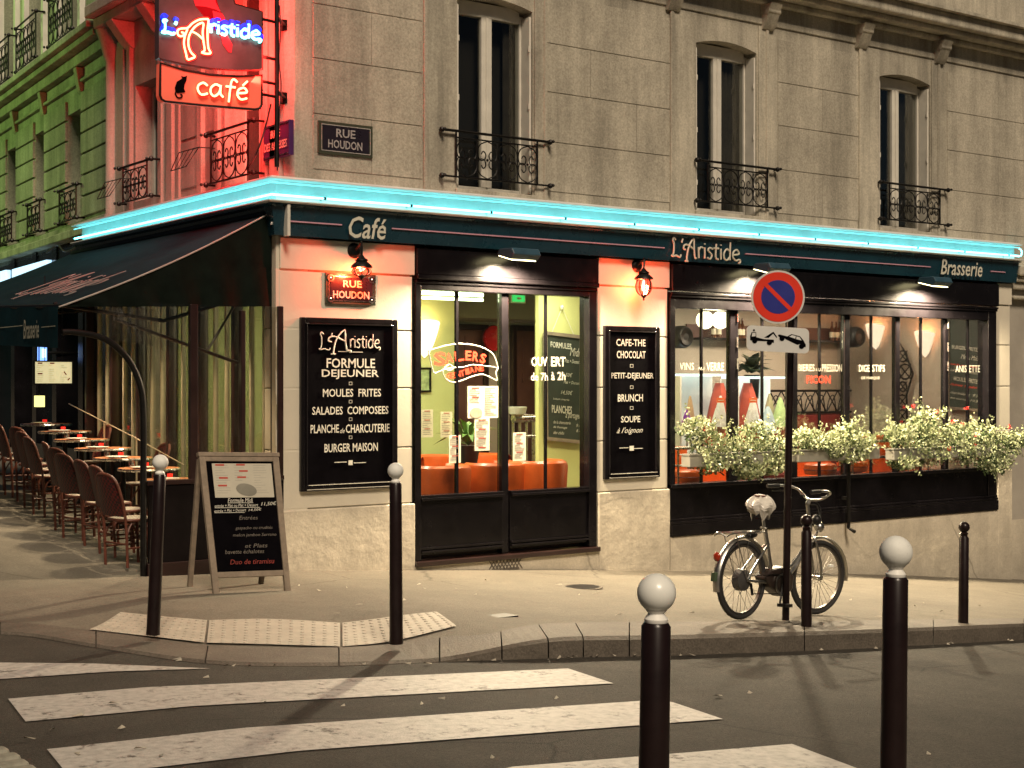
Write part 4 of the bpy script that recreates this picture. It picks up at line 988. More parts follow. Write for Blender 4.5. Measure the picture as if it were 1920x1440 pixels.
# ------------------------------------------------------------------ bollards
def bollard(label, pos, H=1.2, ball=True, rz=0, tilt=0, group=None, bm_=None):
    t = thing('bollard', label, 'bollard', pos, rz, group)
    t.rotation_euler[1] = tilt
    r = .042
    if ball:
        MB().lathe([(0, 0), (r * 1.12, 0), (r * 1.08, .05), (r * 1.0, H * .6), (r * .97, H - .145), (r * .8, H - .135), (0, H - .13)], (0, 0, 0), 24).build('post', bollardm, t, smooth=True, local=True)
        MB().lathe([(.02, H - .15), (.032, H - .135), (.033, H - .125), (.022, H - .11), (.03, H - .1)], (0, 0, 0), 20).build('collar', white, t, smooth=True, local=True)
        MB().sphere((0, 0, H - .054), .054, 28).build('ball', bm_ or ballm, t, smooth=True, local=True)
    else:
        MB().lathe([(0, 0), (r, 0), (r * .95, H - .14), (r * .7, H - .125), (r * .7, H - .11), (r * .9, H - .10), (r * .6, H - .09), (0, H - .09)], (0, 0, 0), 20).build('post', bollardm, t, smooth=True, local=True)
        MB().sphere((0, 0, H - .047), .047, 24).build('ball', bollardm, t, smooth=True, local=True)
    return t
gb = 'tall white-balled bollards'
p = G(287, 1190, -.05); bollard('white-balled bollard in front of the terrace screen, left of the standing chalkboard', p, 1.215, tilt=.045, group=gb)
p = G(743, 1207, -.05); bollard('white-balled bollard in front of the corner pillar and its menu board', p, 1.215, tilt=-.005, group=gb)
def near_pos(u, v, z):
    d = ray(u, v); t_ = (z - CAM[2]) / d[2]; return Vector((CAM[0] + t_ * d[0], CAM[1] + t_ * d[1], z))
q = near_pos(1219, 1113, 1.17); bollard('largest foreground bollard with a clean pale ball, beside the crossing stripes', (q.x, q.y, 1.224 - 1.22), 1.22, tilt=.02, group=gb, bm_=ballc)
q = near_pos(1671, 1036, 1.19); bollard('foreground bollard with chipped pale ball, right of the bicycle', (q.x, q.y, 1.244 - 1.24), 1.24, tilt=.02, group=gb, bm_=ballw)
gd = 'short dark bollards on the kerb'
p = G(1512, 1180, -.01); bollard('short all-dark bollard right in front of the bicycle front wheel', p, .89, False, group=gd)
p = G(1806, 1173, -.01); bollard('short all-dark bollard standing alone at the far right kerb', p, .88, False, tilt=.015, group=gd)
# ------------------------------------------------------------------ no-parking sign
p0 = G(1473, 1165, -.01)
t = thing('no_parking_sign', 'round blue and red no-parking sign with tow-away plate on a dark pole', 'road sign', p0)
top = near = None
yp = p0.y
pt = WY(1484, 560, yp)
MB().tube([p0, (pt.x, yp, pt.z + .12)], .029, 16).build('pole', bollardm, t, smooth=True)
yd = yp - .05
c = WY(1458, 557, yd); rr = (WY(1509, 557, yd) - WY(1407, 557, yd)).length / 2 * .93
rv = (WY(1458, 507, yd).z - WY(1458, 607, yd).z) / 2
# the disc is turned to the traffic, almost square to this view
fn = Vector((-.60, -.80, 0)).normalized(); fr = Vector((-fn.y, fn.x, 0)) * 1
if fr.dot(Vector((*RGT, 0))) < 0: fr = -fr
def pd(pts, off, th, name, m, par): MB().prism([c + fr * a + Vector((0, 0, b)) + fn * off for a, b in pts], fn * th).build(name, m, par)
def circ(r, n=48): return [(r * math.cos(2 * math.pi * i / n), r * math.sin(2 * math.pi * i / n)) for i in range(n)]
S = rv
pd(circ(S), 0, .02, 'disc_back', mat('sign_grey', (.6, .6, .57), .4, var=.05), t)
pd(circ(S * .93), .0215, .001, 'red_ring', mat('sign_red', (.72, .035, .012), .4, var=.05), t)
pd(circ(S * .63), .0235, .001, 'blue_field', mat('sign_blue', (.018, .025, .22), .4, var=.05), t)
a_ = R(-45); bw = S * .075; bl = S * .66
bar = [(-bl, -bw), (bl, -bw), (bl, bw), (-bl, bw)]
bar = [(x * math.cos(a_) - y * math.sin(a_), x * math.sin(a_) + y * math.cos(a_)) for x, y in bar]
pd(bar, .0255, .001, 'red_slash', mat('sign_red', (.72, .035, .012)), t)
# tow-away plate
c0 = c.copy(); sc_px = 2 * S / 100.
def pp(u, v): return ((u - 1458) * sc_px * .985, (557 - v) * sc_px)
def rrect(u0, u1, v0, v1, r):
    out = []
    for cx, cy, a0 in ((u1 - r, v0 + r, 0), (u0 + r, v0 + r, 90), (u0 + r, v1 - r, 180), (u1 - r, v1 - r, 270)):
        for k in range(7): a = R(a0 + 15 * k); out.append(pp(cx + r * math.cos(a), cy - r * math.sin(a)))
    return out
skew = .055
def sk(pts): return [(a, b - skew * a) for a, b in pts]
pd(sk(rrect(1399, 1517, 613, 660, 9)), .0, .018, 'tow_plate', mat('sign_plate', (.66, .66, .63), .45, var=.05), t)
PB = []
def pic(pts): PB.append(sk([pp(1240 + x / 5.54, 540 + y / 5.54) for x, y in pts]))
pic([(915, 515), (930, 475), (978, 472), (980, 525), (1060, 540), (1165, 540), (1165, 572), (1140, 572), (1125, 558), (1085, 560), (985, 562), (960, 552), (930, 562), (915, 558)])
pic([(1062, 524), (1155, 460), (1163, 460), (1200, 512), (1192, 520), (1157, 478), (1110, 524)])
pic([(1208, 488), (1225, 482), (1305, 498), (1350, 472), (1440, 490), (1475, 530), (1500, 575), (1498, 600), (1475, 600), (1440, 570), (1410, 580), (1290, 530), (1260, 505), (1225, 512), (1210, 502)])
m = MB()
for pts in PB: m.prism([c + fr * a + Vector((0, 0, b)) + fn * .0185 for a, b in pts], fn * .0012)
def dot(x, y, r):
    u, v = 1240 + x / 5.54, 540 + y / 5.54; a, b = sk([pp(u, v)])[0]
    m.prism([c + fr * (a + r * math.cos(k * math.pi / 8)) + Vector((0, 0, b + r * math.sin(k * math.pi / 8))) + fn * .0205 for k in range(16)], fn * .001)
for x, y in ((963, 562), (1117, 572), (1250, 522), (1455, 593)): dot(x, y, .021)
dot(955, 453, .008)
m.build('pictogram', board, t)
m = MB()
for pts in ([(938, 482), (972, 480), (973, 514), (932, 520)], [(1325, 500), (1355, 482), (1395, 490), (1388, 518)], [(1402, 492), (1435, 500), (1455, 532), (1398, 522)]):
    q = sk([pp(1240 + x / 5.54, 540 + y / 5.54) for x, y in pts]); m.prism([c + fr * a + Vector((0, 0, b)) + fn * .0205 for a, b in q], fn * .001)
m.build('pictogram_window', mat('sign_plate', (.66, .66, .63)), t)
cl = MB(); cl.box(pt.x - .04, pt.x + .04, yp - .035, yp + .035, c.z - .02, c.z + .01); cl.box(pt.x - .04, pt.x + .04, yp - .035, yp + .035, WY(1480, 640, yp).z, WY(1480, 634, yp).z); cl.build('clamp', steel, t)
# ------------------------------------------------------------------ cafe interior (room seen through the glass)
FZ = .02
def room(name, mb, m): return mb.build(name, m, kind='structure')
room('interior_floor', MB().box(.3, 11.0, .16, 7.2, FZ - .4, FZ), floorm)
room('interior_ceiling', MB().box(.15, 11.0, .17, 7.2, 3.0, 3.06), ceilm)
room('interior_wall', MB().box(.30, 3.98, 3.0, 3.1, FZ, 3.0), limewall)
room('interior_wall', MB().box(4.99, 6.9, 2.6, 2.7, FZ, 3.0), limewall)
room('interior_wall', MB().box(3.98, 9., 5.2, 5.3, FZ, 3.0), beigewall)
room('interior_wall', MB().box(6.9, 11.0, 2.95, 3.05, FZ, 3.0), beigewall)
room('interior_wall', MB().box(10.95, 11.0, .3, 2.95, FZ, 3.0), beigewall)
room('interior_wall', MB().box(3.95, 3.98, 3.1, 5.2, FZ, 3.0), limewall)
room('interior_wall', MB().box(.3, 3.98, 5.2, 5.3, FZ, 3.0), beigewall)
light('AREA', 'unseen_ceiling_light', (2.0, 4.1, 2.9), 60, (1, .86, .58), size=1.4, sy=.8)  # added lamp without fitting, brightens the room behind the terrace panes
light('AREA', 'unseen_ceiling_light', (3.9, .75, 2.9), 26, (1, .95, .72), size=.6, sy=.3)  # unseen lamp added near the glass to brighten the hanging slate
light('AREA', 'unseen_ceiling_light', (10.0, .9, 2.9), 34, (1, .84, .62), size=.6, sy=.6)  # extra unseen lamp put in to light the end wall slate
light('AREA', 'unseen_ceiling_light', (1.0, 1.0, 2.9), 30, (1, .95, .66), size=.5, sy=.5)
room('interior_bulkhead', MB().box(3.99, 7.2, 4.2, 5.19, 2.62, 2.99), mat('bulkhead_grey', (.20, .19, .17), .7, var=.1))
light('AREA', 'unseen_ceiling_light', (2.4, 1.5, 2.9), 80, (1, .98, .72), size=1.6, sy=.3)
light('AREA', 'unseen_ceiling_light', (5.4, 3.6, 2.55), 50, (1, .75, .52), size=.8, sy=.8)
light('AREA', 'unseen_ceiling_light', (6.4, 1.3, 2.9), 45, (1, .82, .55), size=1.2, sy=.5)
light('AREA', 'unseen_ceiling_light', (8.8, 1.4, 2.9), 125, (1, .80, .60), size=2.2, sy=.6)
# fluorescent fitting seen behind the glass
p, q = WY(792, 549, .5), WY(905, 551, .5)
t = thing('fluorescent_light', 'long greenish white fluorescent tube inside the top of the corner window', 'light', (p.x, .5, p.z))
m = MB(); m.tube([(p.x, .5, p.z), (q.x, .5, p.z)], .02, 10); m.tube([(p.x, .5, p.z - .05), (q.x, .5, p.z - .05)], .016, 10); m.build('tube', tubewhite, t)
MB().box(p.x - .03, q.x + .03, .46, .56, p.z + .022, p.z + .05).build('housing', white, t)
light('AREA', 'fluorescent_glow', ((p.x + q.x) / 2, .55, p.z - .09), 16, (.8, 1, .5), size=.8, sy=.08, target=((p.x + q.x) / 2 + .6, 2.4, 1.2))
# exit sign
a, b = WY(962, 553, 4.1), WY(984, 566, 4.1)
t = thing('exit_sign', 'small green lit exit sign on the bulkhead at the back', 'sign', (a.x, 4.1, b.z))
MB().box(a.x - .02, b.x + .03, 4.12, 4.16, b.z - .02, a.z + .02).build('box', white, t); MB().box(a.x, b.x, 4.10, 4.119, b.z, a.z).build('panel', emis('exit_green', (.05, .75, .15), 1.1), t)
MB().box((a.x + b.x) / 2 - .03, (a.x + b.x) / 2 + .03, 4.095, 4.099, (a.z + b.z) / 2 - .015, (a.z + b.z) / 2 + .015).build('running_mark', white, t)
# inner doors
for u0, u1, v0, lab in ((857, 905, 618, 'brown panelled inner door behind the salers window lettering'), (966, 1012, 620, 'dark brown inner door behind the centre post of the window')):
    a, b = WY(u0, v0, 5.15), WY(u1, v0, 5.15)
    t = thing('inner_door', lab.replace('salers', 'red and white'), 'door', (a.x, 5.15, FZ))
    MB().box(a.x, b.x, 5.14, 5.19, FZ, a.z).build('leaf', browndoor, t, bevel=.01)
    f = MB(); f.box(a.x - .08, a.x, 5.10, 5.19, FZ, a.z + .08); f.box(b.x, b.x + .08, 5.10, 5.19, FZ, a.z + .08); f.box(a.x, b.x, 5.10, 5.19, a.z, a.z + .08); f.build('frame', brownwood, t, bevel=.01)
    f = MB(); frame_rect(f, a.x + .12, b.x - .12, a.z - .75, a.z - .1, .03, 5.125, 5.139); f.build('panel_moulding', browndoor, t)
    MB().sphere((b.x - .08, 5.09, 1.05), .035, 8).build('knob', steel, t)
c_ = WY(932, 634, 4.9)
t = thing('wall_dish', 'round red dish hung on the back wall near the window post', 'wall decoration', c_)
MB().lathe([(0, .16), (.15, .14), (.18, .1), (.18, .06), (.14, .1), (0, .12)], c_, 28, 'Y').build('dish', mat('red_enamel', (.45, .02, .02), .25, var=.1), t, smooth=True)
MB().tube([(c_.x + .18 * math.cos(k * .2618), c_.y + .1, c_.z + .18 * math.sin(k * .2618)) for k in range(24)], .012, 6, closed=True).build('rim', mat('dark_rim', (.08, .01, .01), .3, var=0), t)
# framed picture on the lime wall
a, b = WY(788, 689, 2.97), WY(808, 735, 2.97)
t = thing('framed_picture', 'small dark-framed picture on the lime wall at the left edge of window', 'picture', (a.x, 2.97, b.z))
f = MB(); frame_rect(f, a.x - .1, b.x, b.z, a.z, .02, 2.96, 2.995); f.build('frame', blackwood, t); MB().box(a.x - .08, b.x - .02, 2.98, 2.995, b.z + .02, a.z - .02).build('print', mat('pale_print', (.40, .48, .22), .6, var=.5, scale=14), t)
# sconces
def sconce(label, u, v, x=None, y=None, col=(1, .35, .12), e=9, s=1.):
    c = WX(u, v, x) if x is not None else WY(u, v, y)
    nrm = Vector((-1, 0, 0)) if x is not None else Vector((0, -1, 0)); sd_ = Vector((0, 1, 0)) if x is not None else Vector((1, 0, 0))
    t = thing('wall_sconce', label, 'wall lamp', c)
    m = MB(); n = 10; H = .34 * s; W_ = .17 * s
    rows = []
    for i in range(7):
        f_ = i / 6; wd = W_ * (f_ ** .6) + .005; row = []
        for j in range(n + 1):
            a = math.pi * j / n; row.append(c + sd_ * (-wd * math.cos(a)) + nrm * (wd * .65 * math.sin(a) + .01) + Vector((0, 0, -H / 2 + H * f_ + (.05 * s * math.sin(a) if i == 6 else 0))))
        rows.append(row)
    strip(rows).build('shade', sconceglow, t, smooth=True)
    MB().obox(c - sd_ * .04 + nrm * .0 - Vector((0, 0, .05)), sd_ * .08, nrm * .02, (0, 0, .1)).build('back_plate', steel, t)
    light('POINT', 'sconce_light', tuple(c + nrm * .10 + Vector((0, 0, H * .55))), e, col, size=.05)
sconce('cream shell sconce at the far left edge of the corner window on lime wall', 795, 640, y=2.96, col=(1, .75, .35), e=6, s=1.2)
sconce('brightest shell sconce glowing orange on the end wall left of menu slate', 1736, 648, x=10.92, e=24)
sconce('smaller shell sconce above the DIGESTIFS lettering', 1643, 634, x=10.92, e=15)
# globe pendants
gt = None
for u, lab in ((1322, 'left one of two round glowing globe pendants in the brasserie window'), (1351, 'right one of two round glowing globe pendants in the brasserie window')):
    c = WY(u, 600, 1.2); t = thing('globe_pendant', lab, 'pendant lamp', c, group='pair of globe pendants')
    MB().sphere(c, .115, 20).build('globe', globeglow, t, smooth=True); MB().tube([c + Vector((0, 0, .11)), (c.x, c.y, 3.0)], .008, 6).build('stem', steel, t)
    MB().lathe([(.05, .1), (.05, .13), (0, .14)], c, 12).build('cap', steel, t)
light('POINT', 'globe_light', tuple(WY(1337, 600, 1.1) + Vector((0, 0, -.2))), 14, (1, .85, .55), size=.12)
# loudspeakers and shelf
for u, v, yy, lab in ((1275, 632, 2.2, 'round black loudspeaker in top left of the brasserie window'), (1600, 632, 2.0, 'round black loudspeaker left of the smaller sconce')):
    c = WY(u, v, yy); t = thing('loudspeaker', lab, 'loudspeaker', c)
    MB().lathe([(0, -.12), (.13, -.12), (.15, -.08), (.15, .12), (0, .13)], c, 24, 'Y').build('case', blackpl, t, smooth=True); MB().lathe([(.0, -.10), (.06, -.125), (.11, -.135), (.125, -.125)], c, 24, 'Y').build('cone', iron, t, smooth=True)
    MB().tube([c + Vector((0, .1, .1)), (c.x, 2.94 if yy > 2.1 else c.y + .1, 3.0 if yy < 2.1 else c.z + .1)], .015, 6).build('bracket', iron, t)
a, b = WY(1290, 614, 2.90), WY(1585, 640, 2.90)
t = thing('bottle_shelf', 'dark shelf with bottles behind the upper brasserie window', 'shelf', (a.x, 2.8, b.z))
MB().box(a.x, b.x + 1.0, 2.70, 2.94, b.z - .03, b.z).build('board', blackwood, t); MB().box(a.x, b.x + 1.0, 2.92, 2.945, b.z, a.z + .05).build('back_panel', browndoor, t)
bt = None
for k, u in enumerate((1338, 1348, 1386, 1392, 1560, 1568, 1575)):
    p = WY(u, 640, 2.8)
    lab = ['thin brown bottle leftmost on the dark shelf', 'stout bottle second from left on the dark shelf', 'dark bottle on shelf just right of the first thick post', 'amber bottle touching the dark bottle by the post', 'bottle nearest behind the tow plate on the shelf', 'middle bottle of the trio right of the sign', 'rightmost bottle on the dark shelf'][k]
    if bt is None:
        bt = thing('bottle', lab, 'bottle', (p.x, 2.8, b.z), group='bottles on the dark shelf')
        MB().lathe([(0, 0), (.035, 0), (.037, .17), (.014, .22), (.013, .29), (0, .29)], (0, 0, 0), 12).build('glass', mat('bottle_glass', (.10, .04, .02), .1, var=.1), bt, smooth=True, local=True); MB().lathe([(.0375, .05), (.0375, .13)], (0, 0, 0), 12).build('label', paper, bt, local=True)
    else: dup(bt, (p.x, 2.8, b.z), k, lab)
# menu slates indoors
def slate_board(label, fnpt, c4, lines, back):
    """c4: pixel corners tl,tr,br,bl on the plane given by fnpt"""
    P = [fnpt(*q) for q in c4]; t = thing('menu_slate', label, 'chalkboard', P[3])
    n = (P[1] - P[0]).cross(P[3] - P[0]).normalized()
    if n.dot(Vector(CAM) - P[0]) < 0: n = -n
    MB().prism(P, -n * .02).build('slate', slate, t)
    f = MB()
    for i in range(4): f.tube([P[i], P[(i + 1) % 4]], .028, 4)
    f.build('frame', woodgrey, t)
    for mi, mm in ((0, chalk), (1, letterred)):
        l = MB()
        for body, a, b, c, d, k in lines:
            if k % 2 != mi: continue
            o = P[3].lerp(P[0], 1 - c).lerp(P[2].lerp(P[1], 1 - c), a) ; 
            U = (P[1] - P[0]) * (b - a); V = (P[0] - P[3]) * (d)
            text_on(l, body, o + n * .004, U, V, n, bold=.02 if k < 2 else .0, shear=.4 if k >= 2 else 0, th=.003)
        l.build('lettering', mm, t)
    return t
L1 = [('FORMULES', .14, .72, .13, .055, 0), ('Midi', .68, .97, .19, .08, 2), ('+ Plat ou Plat + Dessert', .25, .97, .26, .035, 2), ('11,50€', .42, .75, .40, .045, 2), ('Plat + Dessert', .5, .97, .46, .03, 2), ('14,50€', .42, .75, .57, .045, 2), ('boisson comprise', .2, .65, .63, .025, 2), ('PLANCHES', .16, .72, .75, .075, 0), ('à partager', .55, .98, .80, .07, 2), ('de la charcuterie', .2, .68, .85, .03, 2), ('de fromage', .2, .58, .90, .03, 2), ('des clubs', .2, .5, .95, .03, 2), ('9.-', .86, .95, .86, .03, 2), ('8.-', .86, .95, .91, .03, 2)]
SL = slate_board('tall menu slate with FORMULES MIDI hanging by a cord on lime wall', lambda u, v: WY(u, v, 1.2), ((1022, 624), (1089, 632), (1089, 829), (1024, 822)), L1, 0)
m = MB(); P = [WY(1034, 626, 1.2), WY(1054, 576, 1.2), WY(1077, 630, 1.2)]; m.tube(P, .004, 5); m.sphere(P[1], .025, 8)
m.build('cord', chalk, SL)
room('interior_wall', MB().box(WY(1010, 600, 1.25).x, WY(1145, 600, 1.25).x, 1.25, 1.31, FZ, 3.0), limewall)
L2 = [('BURGERS FRITES', .1, .85, .36, .04, 0), ('Menu Maison', .35, .95, .46, .05, 2), ('salade composée', .05, .8, .54, .03, 3), ('tartare de boeuf', .05, .85, .60, .03, 2), ('MOULES FRITES', .15, .85, .70, .045, 0), ('à la creme   Roquefort', .05, .8, .76, .035, 3), ('marinières  9.50', .05, .9, .84, .03, 2), ('au curry  10.50', .05, .9, .90, .03, 2), ('11', .85, .97, .30, .03, 2), ('12', .85, .97, .24, .03, 2)]
slate_board('menu slate with MOULES FRITES on the wall at the right end window', lambda u, v: WX(u, v, 10.90), ((1779, 590), (1847, 597), (1847, 770), (1779, 765)), L2, 0)
# menu sheets taped to the glass
def sheet(label, u0, u1, v0, v1, y=.066, rot=0, dish=False, seed=1):
    um, vm = (u0 + u1) / 2, (v0 + v1) / 2; rs = random.Random(seed)
    x0 = WY(u0, vm, y).x; x1 = WY(u1, vm, y).x; z1 = WY(um, v0, y).z; z0 = WY(um, v1, y).z
    t = thing('menu_sheet', label, 'menu', (x0, y, z0))
    MB().box(x0, x1, y, y + .003, z0, z1).build('sheet', paper, t)
    W_, H = x1 - x0, z1 - z0
    l = MB(); rd = MB(); n = max(6, int(H / .02))
    cols = 2 if W_ > .22 else 1
    for cidx in range(cols):
        cx = x0 + W_ * cidx / cols
        for i in range(n):
            z = z1 - H * (.05 + .9 * i / n)
            if dish and cidx == 0 and i > n * .55: continue
            if i % 5 == 0 and (cidx == 0 or cols == 1): rd.box(cx + W_ / cols * .25, cx + W_ / cols * .75, y - .003, y - .001, z - H * .018, z + H * .012)
            else: l.box(cx + W_ / cols * .1, cx + W_ / cols * (.5 + .4 * rs.random()), y - .0025, y - .001, z - .0022, z + .0022)
    l.build('print_lines', inkgrey, t); rd.build('headings', inkred, t)
    if dish:
        MB().prism([(x0 + W_ * (.27 + .20 * math.cos(a)), y - .002, z0 + H * (.17 + .16 * math.sin(a))) for a in [k * .35 for k in range(18)]], (0, -.002, 0)).build('plate_drawing', mat('dish_print', (.45, .38, .27), .6, var=.2, scale=20), t)
    return t
sheet('widest menu sheet with plate drawing taped inside the corner window', 877, 934, 724, 784, dish=True)
sheet('narrow menu sheet hanging just below the widest sheet', 890, 918, 784, 845, seed=2)
sheet('greyish narrow menu sheet low in the corner window left of the plant', 842, 864, 816, 868, seed=3)
sheet('narrow menu sheet low beside the centre window post on its right', 962, 986, 811, 864, seed=4)
sheet('pale narrow card standing at the left edge of the corner window', 790, 812, 768, 820, y=.6, seed=5)
sheet('pale card with a cat sketch beside the standing narrow card', 826, 848, 772, 820, y=.7, seed=6)
# tub chairs
def tub(label, pos, rz, proto=[None]):
    g_ = 'orange tub armchairs inside the corner window'
    if proto[0] is None:
        t = thing('tub_armchair', label, 'armchair', pos, rz, g_); proto[0] = t
        prof = [(.26, .42), (.255, .78), (.265, .82), (.30, .845), (.335, .82), (.345, .78), (.33, .5), (.29, .13), (.26, .13)]
        MB().lathe(prof, (0, 0, 0), 28, 'Z', 140, 400).build('back_shell', orangel, t, smooth=True, local=True)
        MB().lathe([(0, .13), (.27, .13), (.30, .2), (.285, .42), (.25, .46), (0, .47)], (0, 0, 0), 24).build('seat', orangel, t, smooth=True, local=True)
        for a in (45, 135, 225, 315): MB().tube([(.2 * math.cos(R(a)), .2 * math.sin(R(a)), .13), (.22 * math.cos(R(a)), .22 * math.sin(R(a)), 0)], .018, 8).build('leg', blackwood, t, local=True)
        return t
    return dup(proto[0], pos, rz, label)
def at_x(u, y): return WY(u, 800, y).x
Z = FZ
tub('orange tub armchair at the left edge of the corner window', (at_x(822, .62), .62, Z + .02), R(0))
tub('orange tub armchair just left of the centre window post', (at_x(926, .70), .70, Z + .02), R(15))
tub('widest seen orange tub armchair right of the centre window post', (at_x(1006, .60), .60, Z + .03), R(-10))
tub('orange tub armchair at the back behind the low narrow sheet', (at_x(905, 1.7), 1.7, Z + .05), R(180))
tub('orange tub armchair at the back behind the left front armchair', (at_x(815, 1.75), 1.75, Z + .05), R(170))
# low round tables between them
t = thing('low_table', 'small dark round table between the orange armchairs', 'table', (at_x(872, 1.15), 1.15, Z))
MB().disc((at_x(872, 1.15), 1.15, .62), .26, .03).build('top', blackwood, t); MB().tube([(at_x(872, 1.15), 1.15, .60), (at_x(872, 1.15), 1.15, Z)], .03, 10).build('stem', iron, t); MB().disc((at_x(872, 1.15), 1.15, Z + .02), .2, .03).build('base', iron, t)
# grey metal balustrade and counter in the back
a = WY(962, 785, 2.3); b = WY(1012, 787, 2.3)
t = thing('metal_balustrade', 'grey tubular balustrade behind the right half of the corner window', 'railing', (a.x, 2.3, Z))
for dz, rr_ in ((0, .05), (.22, .02)): MB().tube([(a.x, 2.3, a.z - dz), (b.x + .1, 2.3, a.z - dz)], rr_, 10).build('rail', steel, t, smooth=True)
for k in range(5): x = a.x + (b.x - a.x) * k / 4; MB().tube([(x, 2.3, Z), (x, 2.3, a.z)], .018, 8).build('post', steel, t)
c = WY(970, 770, 2.3)
t = thing('glass_bowl', 'round glass bowl standing on the grey balustrade', 'bowl', c); MB().lathe([(.02, -.09), (.10, -.04), (.12, .04), (.11, .05), (.09, -.03), (0, -.07)], c, 18).build('bowl', china, t, smooth=True)
# armchair back dark, cushion and potted plant
def leafy(mb, c, n, L, W_, rs, up=.6):
    for i in range(n):
        a = rs.uniform(0, 6.283); e = rs.uniform(.2, 1.2); d = Vector((math.cos(a) * math.cos(e), math.sin(a) * math.cos(e), math.sin(e)))
        s = d.cross(Vector((0, 0, 1))).normalized(); l = L * rs.uniform(.6, 1.1); b = Vector(c)
        tip = b + d * l + Vector((0, 0, -.25 * l)); md = b + d * l * .55 + Vector((0, 0, .06 * l))
        mb.add([b, md - s * W_, tip, md + s * W_, md + Vector((0, 0, -.01))], [(0, 1, 4), (0, 4, 3), (1, 2, 4), (4, 2, 3)])
c = WY(878, 835, 1.1)
t = thing('potted_plant', 'broad-leaved green potted plant behind the menu sheets in corner window', 'plant', (c.x, 1.1, c.z - .15))
MB().lathe([(0, -.2), (.1, -.2), (.13, 0), (.12, 0), (0, -.02)], c, 18).build('pot', blackpl, t, smooth=True)
m = MB(); leafy(m, c, 26, .50, .032, random.Random(3)); m.build('leaves', mat('bright_leaf', (.13, .24, .05), .4, var=.35, scale=9), t)
m = MB(); m.tube([(c.x, c.y, FZ), (c.x, c.y, c.z - .2)], .05, 10); m.build('stand', blackwood, t)
# brasserie room: banquette, lattice panels, plants, table rail, stools
a, b = WY(1475, 800, 2.7), WY(1700, 800, 2.7)
t = thing('banquette', 'long dark red velvet banquette along the back of the brasserie room', 'bench', (7.0, 2.6, Z))
MB().box(6.95, 10.9, 2.62, 2.9, Z, 1.28).build('backrest', redl, t, bevel=.03); MB().box(6.95, 10.9, 2.1, 2.6, Z, .48).build('seat', redl, t, bevel=.03)
t = thing('ornamental_grille', 'black ornamental grille band above the red banquette', 'grille', (7.0, 2.6, 1.3))
lt = MB()
zA, zB = 1.30, 1.62
lt.tube([(6.98, 2.62, zA), (10.88, 2.62, zA)], .018, 6); lt.tube([(6.98, 2.62, zB), (10.88, 2.62, zB)], .018, 6)
for i in range(16):
    x0 = 6.98 + i * .24; lt.tube([(x0, 2.62, zA), (x0 + .24, 2.62, zB)], .011, 5); lt.tube([(x0 + .24, 2.62, zA), (x0, 2.62, zB)], .011, 5); lt.tube(cr([(x0, 2.62, zA), (x0 + .06, 2.62, zA + .2), (x0 + .16, 2.62, zA + .24), (x0 + .2, 2.62, zA)], 4), .009, 5)
lt.build('ironwork', iron, t)
# lattice screen at end wall
t = thing('lattice_screen', 'black ornamental openwork screen between sconces on the end wall', 'screen', (10.85, 1.7, 1.4))
lt = MB(); x = 10.85
P = [WX(1685, 640, x), WX(1697, 660, x), WX(1712, 700, x), WX(1700, 740, x), WX(1701, 800, x), WX(1684, 800, x)]
lt.tube(P, .016, 6, closed=True)
for u, v, r in ((1693, 668, .08), (1697, 697, .11), (1693, 725, .07), (1692, 752, .09), (1692, 780, .09)):
    c = WX(u, v, x); lt.tube([(x, c.y + r * math.cos(k * .5), c.z + r * math.sin(k * .5)) for k in range(12)], .012, 5, closed=True); lt.tube([(x, c.y - r, c.z - r), (x, c.y + r, c.z + r)], .009, 4); lt.tube([(x, c.y + r, c.z - r), (x, c.y - r, c.z + r)], .009, 4)
lt.build('ironwork', iron, t)
c = WY(1744, 775, .9)
t = thing('foliage_plant', 'dark broad-leaved plant below the brightest sconce', 'plant', (c.x, .9, c.z - .3))
m = MB(); leafy(m, c - Vector((0, 0, .1)), 14, .34, .06, random.Random(8)); m.build('leaves', mat('dark_leaf', (.03, .04, .02), .4, var=.3), t); MB().lathe([(0, -.35), (.09, -.35), (.11, -.12), (0, -.12)], c, 14).build('pot', blackpl, t)
c = WY(1410, 700, 2.3)
t = thing('foliage_plant', 'dark bushy plant behind the window over the mirrored clothes display', 'plant', (c.x, 2.3, c.z - .3))
m = MB(); leafy(m, c, 46, .42, .06, random.Random(4)); m.build('leaves', mat('dark_leaf', (.03, .04, .02)), t); MB().lathe([(0, -.35), (.09, -.35), (.11, -.02), (0, -.02)], c, 14).build('pot', blackpl, t)
